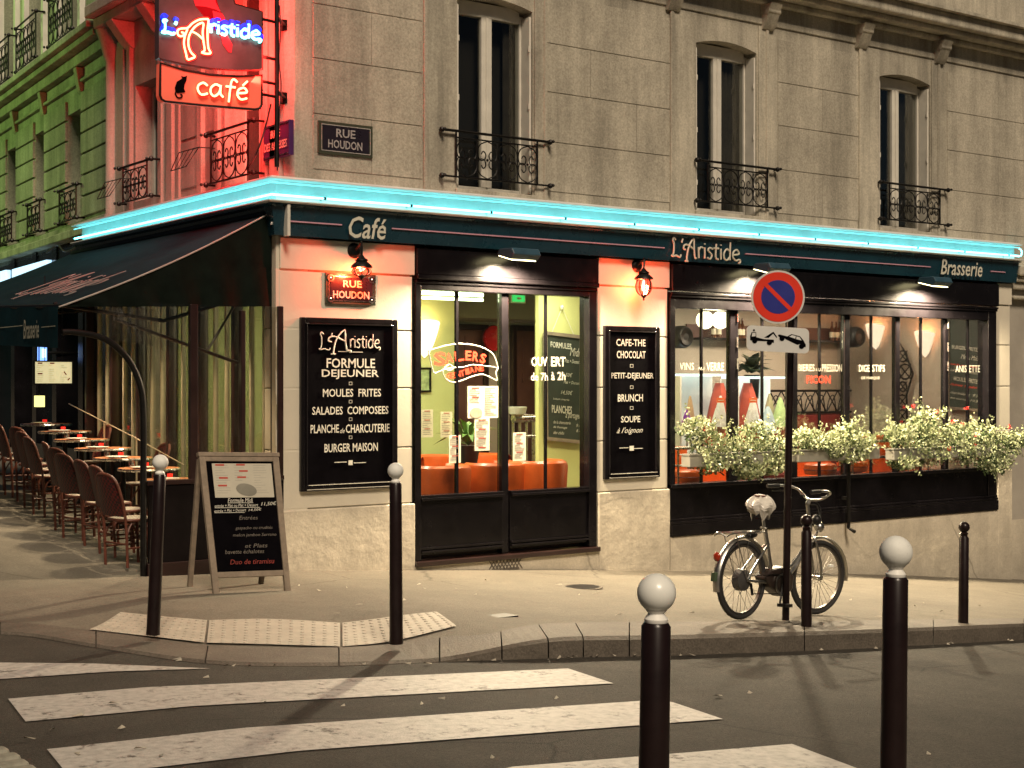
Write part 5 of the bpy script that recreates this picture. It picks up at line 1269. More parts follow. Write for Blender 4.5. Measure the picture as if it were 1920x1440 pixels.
# opposite shop's clothes display: a reflection in the glass, built solid indoors
yd_ = 1.95
for k, (u0, u1, v0, v1, em) in enumerate(((1274, 1365, 705, 800, .22), (1382, 1474, 710, 800, .75))):
    a, b = WY(u0, v0, yd_), WY(u1, v1, yd_); labs = ('lit white display with red pyramid cloth, a modelled shop reflection left of the thick post', 'brightest lit white display with draped scarves, a modelled shop reflection beside the sign pole')
    t = thing('reflected_display', labs[k], 'reflected display', (a.x, yd_, b.z))
    MB().box(a.x, b.x, yd_ + .3, yd_ + .32, b.z - .4, a.z).build('back_panel', mat('reflection_backlight_%s' % 'ab'[k], (.7, .72, .68), .6, var=.05, emit=(.78, .9, .85), es=em), t)
    MB().box(a.x, b.x, yd_, yd_ + .3, a.z, a.z + .03).build('light_strip', emis('reflection_strip', (.85, 1, .95), 2.2), t)
    MB().box(a.x, a.x + .03, yd_ - .01, yd_ + .3, b.z - .4, a.z).build('side_post', white, t); MB().box(a.x, b.x, yd_ - .05, yd_ + .3, b.z - .43, b.z - .4).build('shelf', white, t)
    q = [WY(u0 + 62 - 8 * k, v0 + 6, yd_ + .1), WY(u0 + 46 - 40 * k, v1, yd_ + .1), WY(u0 + 92 - 40 * k * 1.1, v1, yd_ + .1)]
    c0_ = WY(1345 if k == 0 else 1398, 718, yd_ + .16); 
    MB().lathe([(.06, 0), (.12, -.2), (.26, -.85), (.27, -1.0)], (c0_.x, yd_ + .12, c0_.z), 6).build('red_pyramid', mat('red_display_cloth', (.42, .07, .04), .7, var=.15), t)
def drape(label, u, v0, v1, w_, m_, y=yd_ - .02):  # scarves of the mirrored shop display, modelled as solid cloth indoors
    tp = WY(u, v0, y); bt_ = WY(u, v1, y); H = tp.z - bt_.z; t = thing('draped_scarf', label, 'scarf', (tp.x, y, bt_.z))
    mb = MB(); n = 22; rows = []
    for i in range(8):
        f_ = i / 7; rows.append([(tp.x + (w_ * (.12 + f_ ** .8) * (1 + .16 * math.sin(5 * a + i * .3))) * math.cos(a), y + (w_ * (.12 + f_ ** .8) * (1 + .16 * math.sin(5 * a))) * math.sin(a) * .6, tp.z - H * f_) for a in [2 * math.pi * j / n for j in range(n + 1)]])
    strip(rows).build('cloth', m_, t, smooth=True); MB().tube([(tp.x, y, tp.z - .02), (tp.x, y, bt_.z - .3)], .012, 6).build('stand', steel, t)
    return t
cm = lambda n, c: mat(n, c, .8, var=.15, scale=14)
drape('pale green draped scarf at the right of the brighter display', 1463, 745, 800, .13, cm('pale_green_cloth', (.42, .62, .28)))
drape('olive draped scarf behind the pale blue garment', 1443, 738, 800, .11, cm('olive_cloth', (.36, .34, .20)), yd_ + .1)
drape('pale blue draped garment with lime collar in the brighter display', 1440, 762, 812, .15, cm('pale_blue_cloth', (.45, .6, .68)), yd_ - .15)
drape('white ghost-like scarf with orange tag in the brighter display', 1412, 745, 800, .12, cm('white_cloth', (.65, .68, .64)))
drape('small white scarf left of the orange-tagged one by the pole', 1404, 768, 800, .07, cm('white_cloth', (.65, .68, .64)), yd_ - .1)
drape('white ghost-like scarf with orange tag in the left display', 1351, 742, 800, .11, cm('white_cloth', (.65, .68, .64)))
drape('small white scarf at the foot of the left display', 1343, 765, 800, .07, cm('white_cloth', (.65, .68, .64)), yd_ - .1)
drape('tan pointed scarf in the left display', 1294, 742, 800, .08, cm('tan_cloth', (.48, .34, .2)))
drape('purple folded cloth at the lower left of the left display', 1288, 768, 800, .08, cm('purple_cloth', (.22, .05, .4)), yd_ - .12)
for u, k in ((1351, 'left'), (1412, 'right')):
    a, b = WY(u - 7, 746, yd_ - .14), WY(u + 8, 755, yd_ - .14); t = thing('orange_tag', 'small orange price tag on the %s white scarf' % k, 'tag', (a.x, a.y, b.z)); MB().box(a.x, b.x, a.y, a.y + .004, b.z, a.z).build('tag', mat('orange_card', (.8, .16, .04), .5, var=0), t); MB().box(a.x + .02, b.x - .02, a.y - .002, a.y, (a.z + b.z) / 2 - .004, (a.z + b.z) / 2 + .004).build('print', paper, t)
for k, (u, u2, v, yy, lab) in enumerate(((1256, 1290, 838, .9, 'orange upright seat back at the left end behind first trough'), (1305, 1370, 872, 1.0, 'orange seat back behind the bushiest left geranium'), (1492, 1560, 862, 1.3, 'orange seat back just right of the sign pole'), (1630, 1672, 826, 1.0, 'bright red-orange tall seat back in the gap between the troughs'), (1780, 1850, 860, 1.0, 'red-orange seat back under the rightmost trough'))):
    p, q = WY(u, v, yy), WY(u2, v, yy); t = thing('banquette_chair', lab, 'chair', (p.x, yy, FZ))
    MB().box(p.x, q.x, yy, yy + .09, .45, p.z).build('backrest', orangel, t, bevel=.025); MB().box(p.x, q.x, yy - .4, yy - .002, .38, .5).build('seat', orangel, t, bevel=.025)
    for sx_ in (p.x + .03, q.x - .06): MB().box(sx_, sx_ + .03, yy - .35, yy + .05, FZ, .38).build('leg', blackwood, t)
# stools and rail
def stool(label, u, y, proto=[None]):
    x = WY(u, 880, y).x; pos = (x, y, FZ)
    if proto[0] is None:
        t = thing('round_stool', label, 'stool', pos, 0, 'orange round stools in the brasserie window'); proto[0] = t
        MB().lathe([(0, .70), (.17, .70), (.20, .68), (.205, .60), (.19, .56), (0, .56)], (0, 0, 0), 24).build('seat', orangel, t, smooth=True, local=True)
        MB().lathe([(.208, .615), (.212, .62), (.208, .625)], (0, 0, 0), 24).build('piping', redl, t, local=True)
        MB().tube([(0, 0, .56), (0, 0, 0)], .03, 10).build('stem', iron, t, local=True); MB().disc((0, 0, .015), .2, .03).build('base', iron, t, local=True)
        return t
    return dup(proto[0], pos, 0, label)
for u, y, l_ in ((1283, .5, 'orange round stool at the left end of the brasserie window'), (1392, .55, 'orange round stool behind the left flower trough by the sign pole'), (1538, .5, 'most visible orange round stool right of the sign pole'), (1598, .75, 'orange round stool partly hidden behind the third flower clump'), (1694, .6, 'orange round stool below the right flower troughs')): stool(l_, u, y)
t = thing('counter_rail', 'pale tubular rail running across the brasserie window above the stools', 'rail', (5.0, .35, .9))
m = MB(); m.tube([(5.0, .35, .98), (10.5, .35, .98)], .018, 8); m.tube([(5.0, .35, .78), (10.5, .35, .78)], .012, 8)
for x in (5.3, 6.9, 8.3, 9.8): m.tube([(x, .35, FZ), (x, .35, .98)], .014, 6)
m.build('tube', steel, t, smooth=True)
for k, (u, w_) in enumerate(((1640, .6), (1700, .8), (1800, .7))):
    p = WY(u, 850, 1.4); t = thing('red_seat_back', ['dark orange seat back left of the right flower clump', 'dark orange seat back behind the right flower clump', 'dark orange seat back under the MOULES slate'][k], 'chair', (p.x, 1.4, FZ)); MB().box(p.x - w_ / 2, p.x + w_ / 2, 1.4, 1.5, .5, 1.0).build('backrest', orangel, t, bevel=.03); MB().box(p.x - w_ / 2, p.x + w_ / 2, 1.0, 1.4, .35, .5).build('seat', orangel, t, bevel=.03)
    for sx_ in (-1, 1): MB().box(p.x + sx_ * (w_ / 2 - .03) - .02, p.x + sx_ * (w_ / 2 - .03) + .02, 1.05, 1.45, FZ, .35).build('leg', blackwood, t)
# ------------------------------------------------------------------ terrace awning
aw = thing('awning', 'dark teal canvas awning with black side curtain over the corner terrace', 'awning', (0, 0, 3.3))
def awp(s, y):   # s 0 at wall, 1 at front
    z0 = 3.32 + 0.0 * y; z1 = 2.38 + .035 * y
    return (-.06 - 1.99 * s, y, z0 + (z1 - z0) * s - .05 * math.sin(math.pi * s) + .008 * math.sin(y * 7) * s)
strip([[awp(i / 12, .02 + 5.2 * j / 40) for i in range(13)] for j in range(41)]).build('canopy', awningm, aw, smooth=True)
val = strip([[(-2.055 - .012 * math.sin(9 * y), y, 2.385 + .035 * y - d) for d in (0, .12, .24, .35)] for y in [.02 + 5.2 * j / 60 for j in range(61)]]); val.build('valance', awningm, aw, smooth=True)
# side curtain with folds
rows = []
for i in range(37):
    s = i / 36; x, _, zt = awp(s, 0.02); zb = 2.45 - .06 * s
    rows.append([(x + .0, .02 + .02 * math.sin(s * 34 + k * .5) * (k / 6), zt + (zb - zt) * k / 6 - .004) for k in range(7)])
strip(rows).build('side_curtain', curtainm, aw, smooth=True)
MB().tube([awp(i / 12, .015) for i in range(13)], .008, 6).build('edge_piping', mat('grey_piping', (.35, .33, .30), .5, var=.1), aw)
m = MB(); m.tube([(-.02, .3, 2.6), (-1.0, .3, 2.3), (-2.0, .3, 2.42)], .018, 8); m.tube([(-.02, 4.8, 2.6), (-1.0, 4.8, 2.5), (-2.0, 4.8, 2.58)], .018, 8); m.tube([(-2.03, .05, 2.39), (-2.03, 5.2, 2.56)], .02, 8); m.tube([(-.1, .05, 3.30), (-.1, 5.2, 3.30)], .04, 10); m.build('arm', iron, aw)
l = MB()
pA = [awp(.72, 1.55), awp(.72, .75)]
def awf(a, b, word, s0, s1, r):
    o = Vector(awp(s1, a)) + Vector((0, 0, .03)); U = Vector(awp(s1, b)) - Vector(awp(s1, a)); V = Vector(awp(s0, a)) - Vector(awp(s1, a))
    strokes(l, word, o, U, V, r, N=(0, 0, 1), n=5)
awf(2.15, .45, "L'Aristide", .55, .92, .0045)
l.build('lettering', mat('faded_awning_print', (.20, .20, .19), .6, var=.2), aw)
l = MB(); text_on(l, 'Brasserie', (-2.075, .86, 2.13), (0, -.42, 0.0), (0, 0, .17), (-1, 0, 0), bold=.01, shear=.2, th=.005)
l.box(-2.072, -2.070, .05, .40, 2.22, 2.226); l.box(-2.072, -2.070, .92, 5.0, 2.25, 2.256)
l.build('valance_lettering', mat('dim_valance_print', (.35, .34, .26), .6, var=.2), aw)
m = MB(); c = WY(519, 432, -.05); m.sphere(c, .035, 10); m.tube(cr([tuple(c), (c.x - .03, c.y - .02, c.z + .05), (c.x - .07, c.y - .02, c.z + .06)]), .014, 6); m.tube([c, c + Vector((.06, 0, -.03))], .02, 6); m.build('winch_hook', white, aw)
for k, y in enumerate((.9, 2.4, 3.9)):
    light('SPOT', 'terrace_light', (-.55, y, 2.62), 190, (1, .78, .50), size=.06, target=(-.75, y + .1, .6), spot=110, blend=.6)
# ------------------------------------------------------------------ terrace screen
scn = thing('terrace_screen', 'clear plastic and dark timber windbreak screen closing the end of the terrace', 'screen', (-.65, 0, 0))
YS = 0.0
def sx(u): return WY(u, 800, YS).x
m = MB()
m.tube(cr([(-1.31, YS, g(-1.3) - .02), (-1.31, YS, .9), (-1.31, YS, 1.45), (-1.34, YS, 1.72), (-1.46, YS, 1.96), (-1.66, YS, 2.12), (-1.9, YS, 2.17), (-2.03, YS, 2.17)], 5), .028, 10); m.build('arched_post', iron, scn, smooth=True)
for u0, u1, zt in ((355, 369, 2.44), (450, 458, 2.40), (519, 529, 2.45)):
    MB().box(sx(u0), sx(u1), YS - .03, YS + .03, .84, zt).build('post', brownwood, scn, bevel=.005)
a, b = sx(270), sx(530)
MB().box(a + .04, b, YS - .02, YS + .02, g(a) + .02, .85).build('lower_panel', mat('dark_panel', (.006, .004, .004), .6, var=.4, scale=4, spec=.1), scn)
f = MB(); f.box(a + .02, b, YS - .035, YS + .035, .845, .885); f.box(a + .02, b, YS - .04, YS + .04, g(a) - .02, .16); f.build('rail', brownwood, scn, bevel=.005)
rows = [[(a + .02 + (b - a - .02) * i / 30, YS + .006 * math.sin(i * 2.1 + k), .885 + (2.44 - .885) * k / 20) for k in range(21)] for i in range(31)]
strip(rows).build('clear_sheet', G_plastic, scn, smooth=True)
m = MB(); rs = random.Random(5)
for k in range(5):   # gathered plastic at the top left
    x = -1.35 - .1 * k; m.add([(x, -.01, 2.40), (x + .14, -.03 - .01 * k, 2.38), (x + .22, -.02, 2.02 + .04 * k), (x + .05, .0, 2.1 - .01 * k)], [(0, 1, 2, 3)])
m.build('gathered_sheet', G_plastic, scn)
m = MB(); p, q, r_ = WY(215, 598, .25), WY(445, 680, .25), WY(390, 655, .25); m.tube([p, q], .016, 8); m.tube([r_, WY(440, 573, .25)], .012, 8)
t = thing('awning_brace', 'dark folding awning arm seen through the clear plastic screen', 'awning arm', p); m.build('arm', brownwood, t)
# hanging menu
a, b = WY(65, 678, 2.2), WY(135, 719, 2.2)
t = thing('hanging_menu', 'cream lit menu panel hung under the awning above the terrace tables', 'menu', (a.x, 2.2, b.z))
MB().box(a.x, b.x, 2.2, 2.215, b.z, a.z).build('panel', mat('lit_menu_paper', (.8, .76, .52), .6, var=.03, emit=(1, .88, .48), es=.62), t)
f = MB(); frame_rect(f, a.x - .01, b.x + .01, b.z - .01, a.z + .01, .012, 2.19, 2.22); f.tube([(a.x + .1, 2.2, a.z), (a.x + .1, 2.2, 2.8)], .004, 4); f.tube([(b.x - .1, 2.2, a.z), (b.x - .1, 2.2, 2.8)], .004, 4); f.build('frame', iron, t)
l = MB(); W_ = b.x - a.x; H = a.z - b.z
for i in range(3):
    for j in range(9):
        if (i, j) in ((2, 3), (2, 4), (2, 5), (2, 6), (1, 7)): continue
        l.box(a.x + W_ * (.05 + .32 * i), a.x + W_ * (.12 + .32 * i + .12 * rs.random()), 2.194, 2.196, b.z + H * (.1 + .09 * j), b.z + H * (.1 + .09 * j) + .003)
l.build('print_lines', inkgrey, t)
l = MB()
for i, j in ((.08, .9), (.4, .9), (.08, .42)): l.box(a.x + W_ * i, a.x + W_ * (i + .12), 2.192, 2.195, b.z + H * j, b.z + H * (j + .06))
l.tube([(a.x + W_ * .78, 2.193, b.z + H * .55), (a.x + W_ * .84, 2.193, b.z + H * .4)], .006, 5); l.tube([(a.x + W_ * .88, 2.193, b.z + H * .15), (a.x + W_ * .93, 2.193, b.z + H * .25)], .006, 5)
l.build('headings', inkred, t)
# small lit window (built as glowing box) and blue sign further down the terrace
a, b = WY(70, 742, 5.9), WY(84, 763, 5.9)
t = thing('small_lit_window', 'small square yellow-lit window at the far end of the terrace', 'lantern', a); MB().box(a.x, b.x, 5.9, 6.02, b.z, a.z).build('shade', emis('yellow_window_glow', (1, .9, .3), 1.6), t); MB().tube([(a.x + .04, 5.96, a.z), (a.x + .04, 5.96, a.z + 1.0)], .008, 5).build('cord', iron, t)
a, b = WY(73, 647, 7.0), WY(88, 676, 7.0)
t = thing('blue_shop_sign', 'small blue and white lit sign above the yellow window', 'sign', a); MB().box(a.x, b.x, 7.0, 7.06, b.z, a.z).build('panel', emis('blue_lit_panel', (.2, .4, 1), 2.2), t); MB().box(a.x + .04, b.x - .02, 6.985, 6.999, b.z + .04, a.z - .05).build('mark', emis('white_lit_mark', (.8, 1, 1), 2.0), t); MB().tube([(b.x, 7.03, (a.z + b.z) / 2), (b.x + .5, 7.03, (a.z + b.z) / 2)], .02, 6).build('bracket', iron, t)
# handrail along the front
t = thing('terrace_handrail', 'thin sloping handrail along the dark windows behind the terrace tables', 'handrail', (-.12, 1, 1.0))
m = MB(); P = [WX(345, 872, -.14), WX(256, 822, -.14), WX(129, 757, -.14)]; m.tube(P, .006, 8)
for p in (P[0].lerp(P[1], .5), P[1], P[1].lerp(P[2], .45)): m.tube([p, (p.x, p.y, g(-.14, p.y))], .010, 6)
m.build('rail', mat('pale_rail', (.40, .33, .22), .4, var=.2), t)
# ------------------------------------------------------------------ bistro chairs and tables
def bistro_chair(label, pos, rz):
    t = thing('bistro_chair', label, 'chair', pos, rz, 'woven bistro chairs along the terrace')
    s = MB(); n = 20; pr = [(.20 * math.copysign(abs(math.cos(a)) ** .7, math.cos(a)), .20 * math.copysign(abs(math.sin(a)) ** .7, math.sin(a)), .455) for a in [2 * math.pi * k / n for k in range(n)]]
    s.prism(pr, (0, 0, .02)); s.build('seat', rattan, t, local=True)
    f = MB(); f.tube([(x, y, z + .008) for x, y, z in pr], .016, 6, closed=True); f.build('seat_rim', cane, t, smooth=True, local=True)
    b = []
    for i in range(9):
        f_ = i / 8; row = []
        for j in range(9):
            y = -.18 + .36 * j / 8; w_ = 1 - .25 * f_ ** 2
            row.append((-.19 - .10 * f_ - .03 * (1 - (y / .18) ** 2), y * w_ * 1.05, .50 + .36 * f_ + (.03 * (1 - (y / .18) ** 2) if i == 8 else 0)))
        b.append(row)
    bb = strip(b); k = strip([[(x - .012, y, z) for x, y, z in r] for r in b]); bb.add(k.v, k.f); bb.build('backrest', rattanb, t, smooth=True, local=True)
    fr = MB(); fr.tube(cr([(-.17, -.19, .02), (-.19, -.19, .46), (-.24, -.19, .70), (-.29, -.15, .86), (-.325, 0, .905), (-.29, .15, .86), (-.24, .19, .70), (-.19, .19, .46), (-.17, .19, .02)], 5), .014, 8)
    fr.build('back_frame', cane, t, smooth=True, local=True)
    for y in (-.17, .17): MB().tube([(.16, y, .46), (.18, y, 0)], .015, 8).build('leg', cane, t, smooth=True, local=True)
    x = MB()
    for y in (-.17, .17): x.tube([(.17, y, .2), (-.18, y * 1.08, .2)], .010, 6); x.tube(cr([(.165, y, .3), (.06, y, .44), (-.1, y, .44), (-.185, y * 1.1, .3)]), .009, 6)
    x.tube([(.17, -.17, .24), (.17, .17, .24)], .010, 6); x.tube([(-.18, -.18, .24), (-.18, .18, .24)], .010, 6)
    for p in ((.165, -.17, .3), (.165, .17, .3)): x.sphere(p, .022, 8)
    x.build('stretcher', cane, t, smooth=True, local=True)
    return t
ords = ['nearest woven bistro chair, its seat cut off by the dark screen panel', 'second woven bistro chair from the screen', 'third woven bistro chair from the screen', 'fourth woven bistro chair from the screen', 'fifth woven bistro chair up the terrace', 'sixth woven bistro chair up the terrace', 'seventh woven bistro chair up the terrace', 'eighth woven bistro chair near the far end', 'farthest woven bistro chair by the left picture edge', 'second to last woven bistro chair at the end of the terrace', 'last woven bistro chair at the very end of the terrace']
ch = None
for i, lab in enumerate(ords):
    y = .42 + .46 * i + random.uniform(-.05, .05); x = -1.24 + .07 * y + random.uniform(-.05, .05) + (.05 if i % 3 else -.03)
    pos = (x, y, g(x, y) + .0); rz = random.uniform(-.32, .32) + (.3 if i == 0 else 0)
    ch = ch or bistro_chair(lab, pos, rz); ch.scale = (.94, .94, .94)
    if i: dup(ch, pos, rz, lab)
for lab, y in (('woven bistro chair turned its back to the dark windows, near the screen', .95), ('woven bistro chair on the window side, third table up', 2.6), ('woven bistro chair on the window side, fifth table up', 4.3)):
    dup(ch, (-.30, y, g(-.3, y)), math.pi, lab)
tb = None
tl = ['nearest orange round bistro table behind the arched post', 'second orange round bistro table from the screen', 'third round bistro table, with a white plate and red candle', 'fourth orange round bistro table up the terrace', 'fifth round bistro table up the terrace', 'sixth round bistro table up the terrace', 'farthest round bistro table of the terrace']
for i, lab in enumerate(tl):
    y = .75 + .80 * i; x = -.78 + .085 * y + .02 * (i % 2); z = g(x, y)
    if tb is None:
        tb = thing('bistro_table', lab, 'table', (x, y, z), 0, 'round bistro tables along the terrace')
        MB().lathe([(0, .715), (.29, .715), (.30, .725), (.295, .74), (0, .742)], (0, 0, 0), 32).build('top', tablem, tb, local=True)
        MB().lathe([(.30, .715), (.306, .728), (.30, .742)], (0, 0, 0), 32).build('rim', steel, tb, local=True)
        MB().lathe([(.028, .715), (.028, .06), (.05, .04), (.05, 0)], (0, 0, 0), 14).build('stem', iron, tb, local=True)
        m = MB()
        for a in (20, 140, 260): m.tube([(0, 0, .08), (.12 * math.cos(R(a)), .12 * math.sin(R(a)), .06), (.22 * math.cos(R(a)), .22 * math.sin(R(a)), .012)], .014, 6)
        m.build('foot', iron, tb, local=True)
        pl = thing('plate', 'white china plate on the nearest bistro table', 'plate', (x - .08, y - .05, z + .743), 0, 'white plates on the terrace tables')
        MB().lathe([(0, .004), (.07, .004), (.12, .016), (.122, .012), (.07, 0), (0, 0)], (0, 0, 0), 24).build('dish', china, pl, smooth=True, local=True)
        cn = thing('candle_glass', 'red candle glass on the nearest bistro table', 'candle', (x + .02, y + .12, z + .743), 0, 'red candle glasses on the terrace tables')
        MB().lathe([(0, 0), (.024, 0), (.028, .045), (.024, .045), (.02, .01), (0, .01)], (0, 0, 0), 14).build('glass', mat('red_candle_glass', (.8, .03, .02), .15, var=0, emit=(1, .03, .02), es=.8), cn, local=True); MB().lathe([(0, .012), (.012, .012), (.012, .035), (0, .036)], (0, 0, 0), 10).build('wax', white, cn, local=True)
        wg = thing('drinking_glass', 'upturned drinking glass on the nearest bistro table', 'glass', (x - .12, y + .14, z + .743), 0, 'glasses on the terrace tables')
        MB().lathe([(.03, 0), (.034, .09), (.0, .095)], (0, 0, 0), 12).build('bowl', glass('drink_glass', (.9, .9, .88), .25), wg, smooth=True, local=True)
    else:
        n_ = ['', 'second', 'third', 'fourth', 'fifth', 'sixth', 'farthest'][i]
        dup(tb, (x, y, z), 0, lab); dup(pl, (x - .08, y - .05, z + .743), 0, 'white china plate on the %s bistro table' % n_); dup(cn, (x + .02, y + .12, z + .743), 0, 'red candle glass on the %s bistro table' % n_)
        if i < 5: dup(wg, (x - .12, y + .14, z + .743), 0, 'upturned drinking glass on the %s bistro table' % n_)
    # folded white sheet menus under plates
# ------------------------------------------------------------------ standing chalkboard
B0 = G(400, 1118, -.02); B1 = G(545, 1112, -.02)
T0 = WY(372, 852, B0.y + .27); T1 = WY(521, 853, B1.y + .27)
ab = thing('standing_chalkboard', 'freestanding A-frame chalkboard with paper menu and chalk prices by the screen', 'chalkboard', B0)
def AB(s, t_, off=0.):
    a = B0.lerp(B1, s); b = T0.lerp(T1, s); p = a.lerp(b, t_); n = Vector((0, -1, .23)).normalized(); return p + n * off
def abx(mb, s0, s1, t0, t1, o0, o1):
    P = [AB(s0, t0, o0), AB(s1, t0, o0), AB(s1, t1, o0), AB(s0, t1, o0)]; mb.prism(P, (AB(0, 0, o1) - AB(0, 0, o0)))
f = MB(); abx(f, 0, .075, 0, .985, -.02, .015); abx(f, .925, 1, 0, .985, -.02, .015); abx(f, -.01, 1.01, .985, 1.015, -.03, .02); abx(f, .075, .925, .95, .985, -.02, .013); abx(f, .075, .925, .125, .165, -.02, .013)
f.build('frame', woodgrey, ab, bevel=.004)
q = MB(); abx(q, .075, .925, .165, .95, -.012, 0); q.build('panel', board, ab)
q = MB()
for s in (.03, .97):
    p = AB(s, .97, -.03); e = AB(s, 0); e = Vector((e.x, e.y + .50, g(e.x, e.y + .5))); q.obox(e - Vector((.02, .01, 0)), (.04, 0, 0), (0, .03, 0), p - e)
q.build('rear_leg', woodgrey, ab)
q = MB(); abx(q, .15, .90, .69, .935, .001, .004); q.build('paper_menu', mat('dull_paper', (.50, .47, .38), .6, var=.06, scale=8), ab)
l = MB(); hd = MB(); gy = MB()
for c_i in range(3):
    for r_i in range(12):
        if c_i == 1 and r_i > 6: continue
        t_ = .92 - .018 * r_i; s0 = .18 + .24 * c_i; abx(l, s0, s0 + .08 + .10 * random.random(), t_, t_ + .003, .0045, .005)
for s, t_ in ((.19, .918), (.45, .92), (.48, .875), (.22, .825), (.45, .83), (.2, .77)): abx(hd, s, s + .11, t_, t_ + .012, .005, .0056)
c1 = (.55, .745); gy.prism([AB(c1[0] + .13 * math.cos(k * .35), c1[1] + .045 * math.sin(k * .35) - .01 * math.cos(k * .35), .006) for k in range(18)], Vector((0, -.001, 0)))
l.build('print_lines', inkgrey, ab); hd.build('headings', inkred, ab); gy.build('plate_drawing', mat('grey_dish_print', (.22, .21, .17), .6, var=.2), ab)
def ch_(mb, body, s0, s1, t0, t1, tilt=0, sh=.25):
    o = AB(s0, t0, .004); text_on(mb, body, o, AB(s1, t0 + tilt, .004) - o, AB(s0, t1, .004) - o, (0, -1, .2), shear=sh, th=.002)
l = MB(); ch_(l, 'Formule Midi', .30, .62, .655, .685); ch_(l, 'entrée + Plat ou Plat + Dessert', .13, .68, .620, .642, .005); ch_(l, '11,50€', .72, .92, .625, .655, .005); ch_(l, 'entrée + Plat + Dessert', .12, .52, .585, .605, .005); ch_(l, '14,50€', .55, .72, .588, .608, .005)
for s0, s1, t_ in ((.3, .62, .650), (.13, .7, .616), (.12, .5, .581)): abx(l, s0, s1, t_, t_ + .003, .003, .004)
l.build('chalk_lettering', chalk, ab)
l = MB()
for b_, s0, s1, t_ in (('Entrées', .42, .66, .53), ('gaspacho ou crudités', .36, .84, .455), ('melon jambon Serrano', .32, .88, .405), ('et Plats', .46, .75, .33), ('bavette échalotes', .2, .7, .29)):
    l = MB(); ch_(l, b_, s0, s1, t_, t_ + .028); l.build('faded_lettering', chalkdim, ab)
l = MB(); ch_(l, 'Duo de tiramisu', .25, .82, .215, .25); l.build('red_lettering', mat('red_chalk', (.28, .04, .03), .8, var=.3), ab)
# ------------------------------------------------------------------ flower troughs
def leafmass(mb, cl, n, rs, size=.026):
    """cl: list of (centre, radii); small leaves crowded towards the outside of each clump"""
    for _ in range(n):
        c, rad = rs.choice(cl)
        while True:
            d = Vector((rs.uniform(-1, 1), rs.uniform(-1, 1), rs.uniform(-1, 1)))
            if .15 < d.length < 1: break
        d *= (d.length ** -.35) * rs.uniform(.75, 1.12)
        p = Vector(c) + Vector((d.x * rad[0], d.y * rad[1], d.z * rad[2]))
        a = Vector((rs.uniform(-1, 1), rs.uniform(-1, 1), rs.uniform(-.3, .8))).normalized(); b = a.orthogonal().normalized(); b.rotate(Matrix.Rotation(rs.uniform(0, 6.28), 3, a)); s = size * rs.uniform(.5, 1.25)
        q = a.cross(b)
        mb.add([p - b * s * .8, p + q * s * .55, p + b * s, p - q * s * .55], [(0, 1, 2), (0, 2, 3)])
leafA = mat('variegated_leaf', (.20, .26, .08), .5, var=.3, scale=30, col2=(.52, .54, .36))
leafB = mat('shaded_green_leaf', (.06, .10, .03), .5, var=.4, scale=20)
flower = mat('red_geranium_petal', (.62, .03, .02), .5, var=.2, scale=30)
spx_ = [('flower trough with pale bushy geranium at the left end of the brasserie window', 1285, 1478, 1275, 1480, 0), ('flower trough with thinner pale geranium between sign pole and middle post', 1490, 1642, 1480, 1640, 1), ('flower trough with tallest pale geranium clump right of the middle', 1668, 1765, 1665, 1770, 2), ('rightmost flower trough spilling past the window with red blooms', 1770, 1868, 1765, 1915, 3)]
clumps = {
 0: [(1300, 800, 30, 26), (1330, 830, 38, 36), (1375, 850, 30, 34), (1415, 815, 42, 34), (1450, 840, 32, 34), (1330, 868, 28, 22), (1400, 880, 22, 20), (1440, 872, 30, 20)],
 1: [(1505, 820, 24, 24), (1535, 828, 26, 20), (1580, 812, 26, 26), (1612, 828, 24, 24), (1590, 850, 30, 22), (1555, 845, 18, 16)],
 2: [(1680, 812, 20, 24), (1732, 790, 30, 32), (1715, 830, 34, 30), (1745, 845, 34, 36), (1690, 865, 20, 18)],
 3: [(1790, 812, 32, 28), (1835, 810, 32, 26), (1875, 835, 36, 36), (1830, 850, 40, 30), (1862, 870, 28, 20), (1800, 838, 30, 26), (1898, 826, 16, 18)]}
YP = -.24
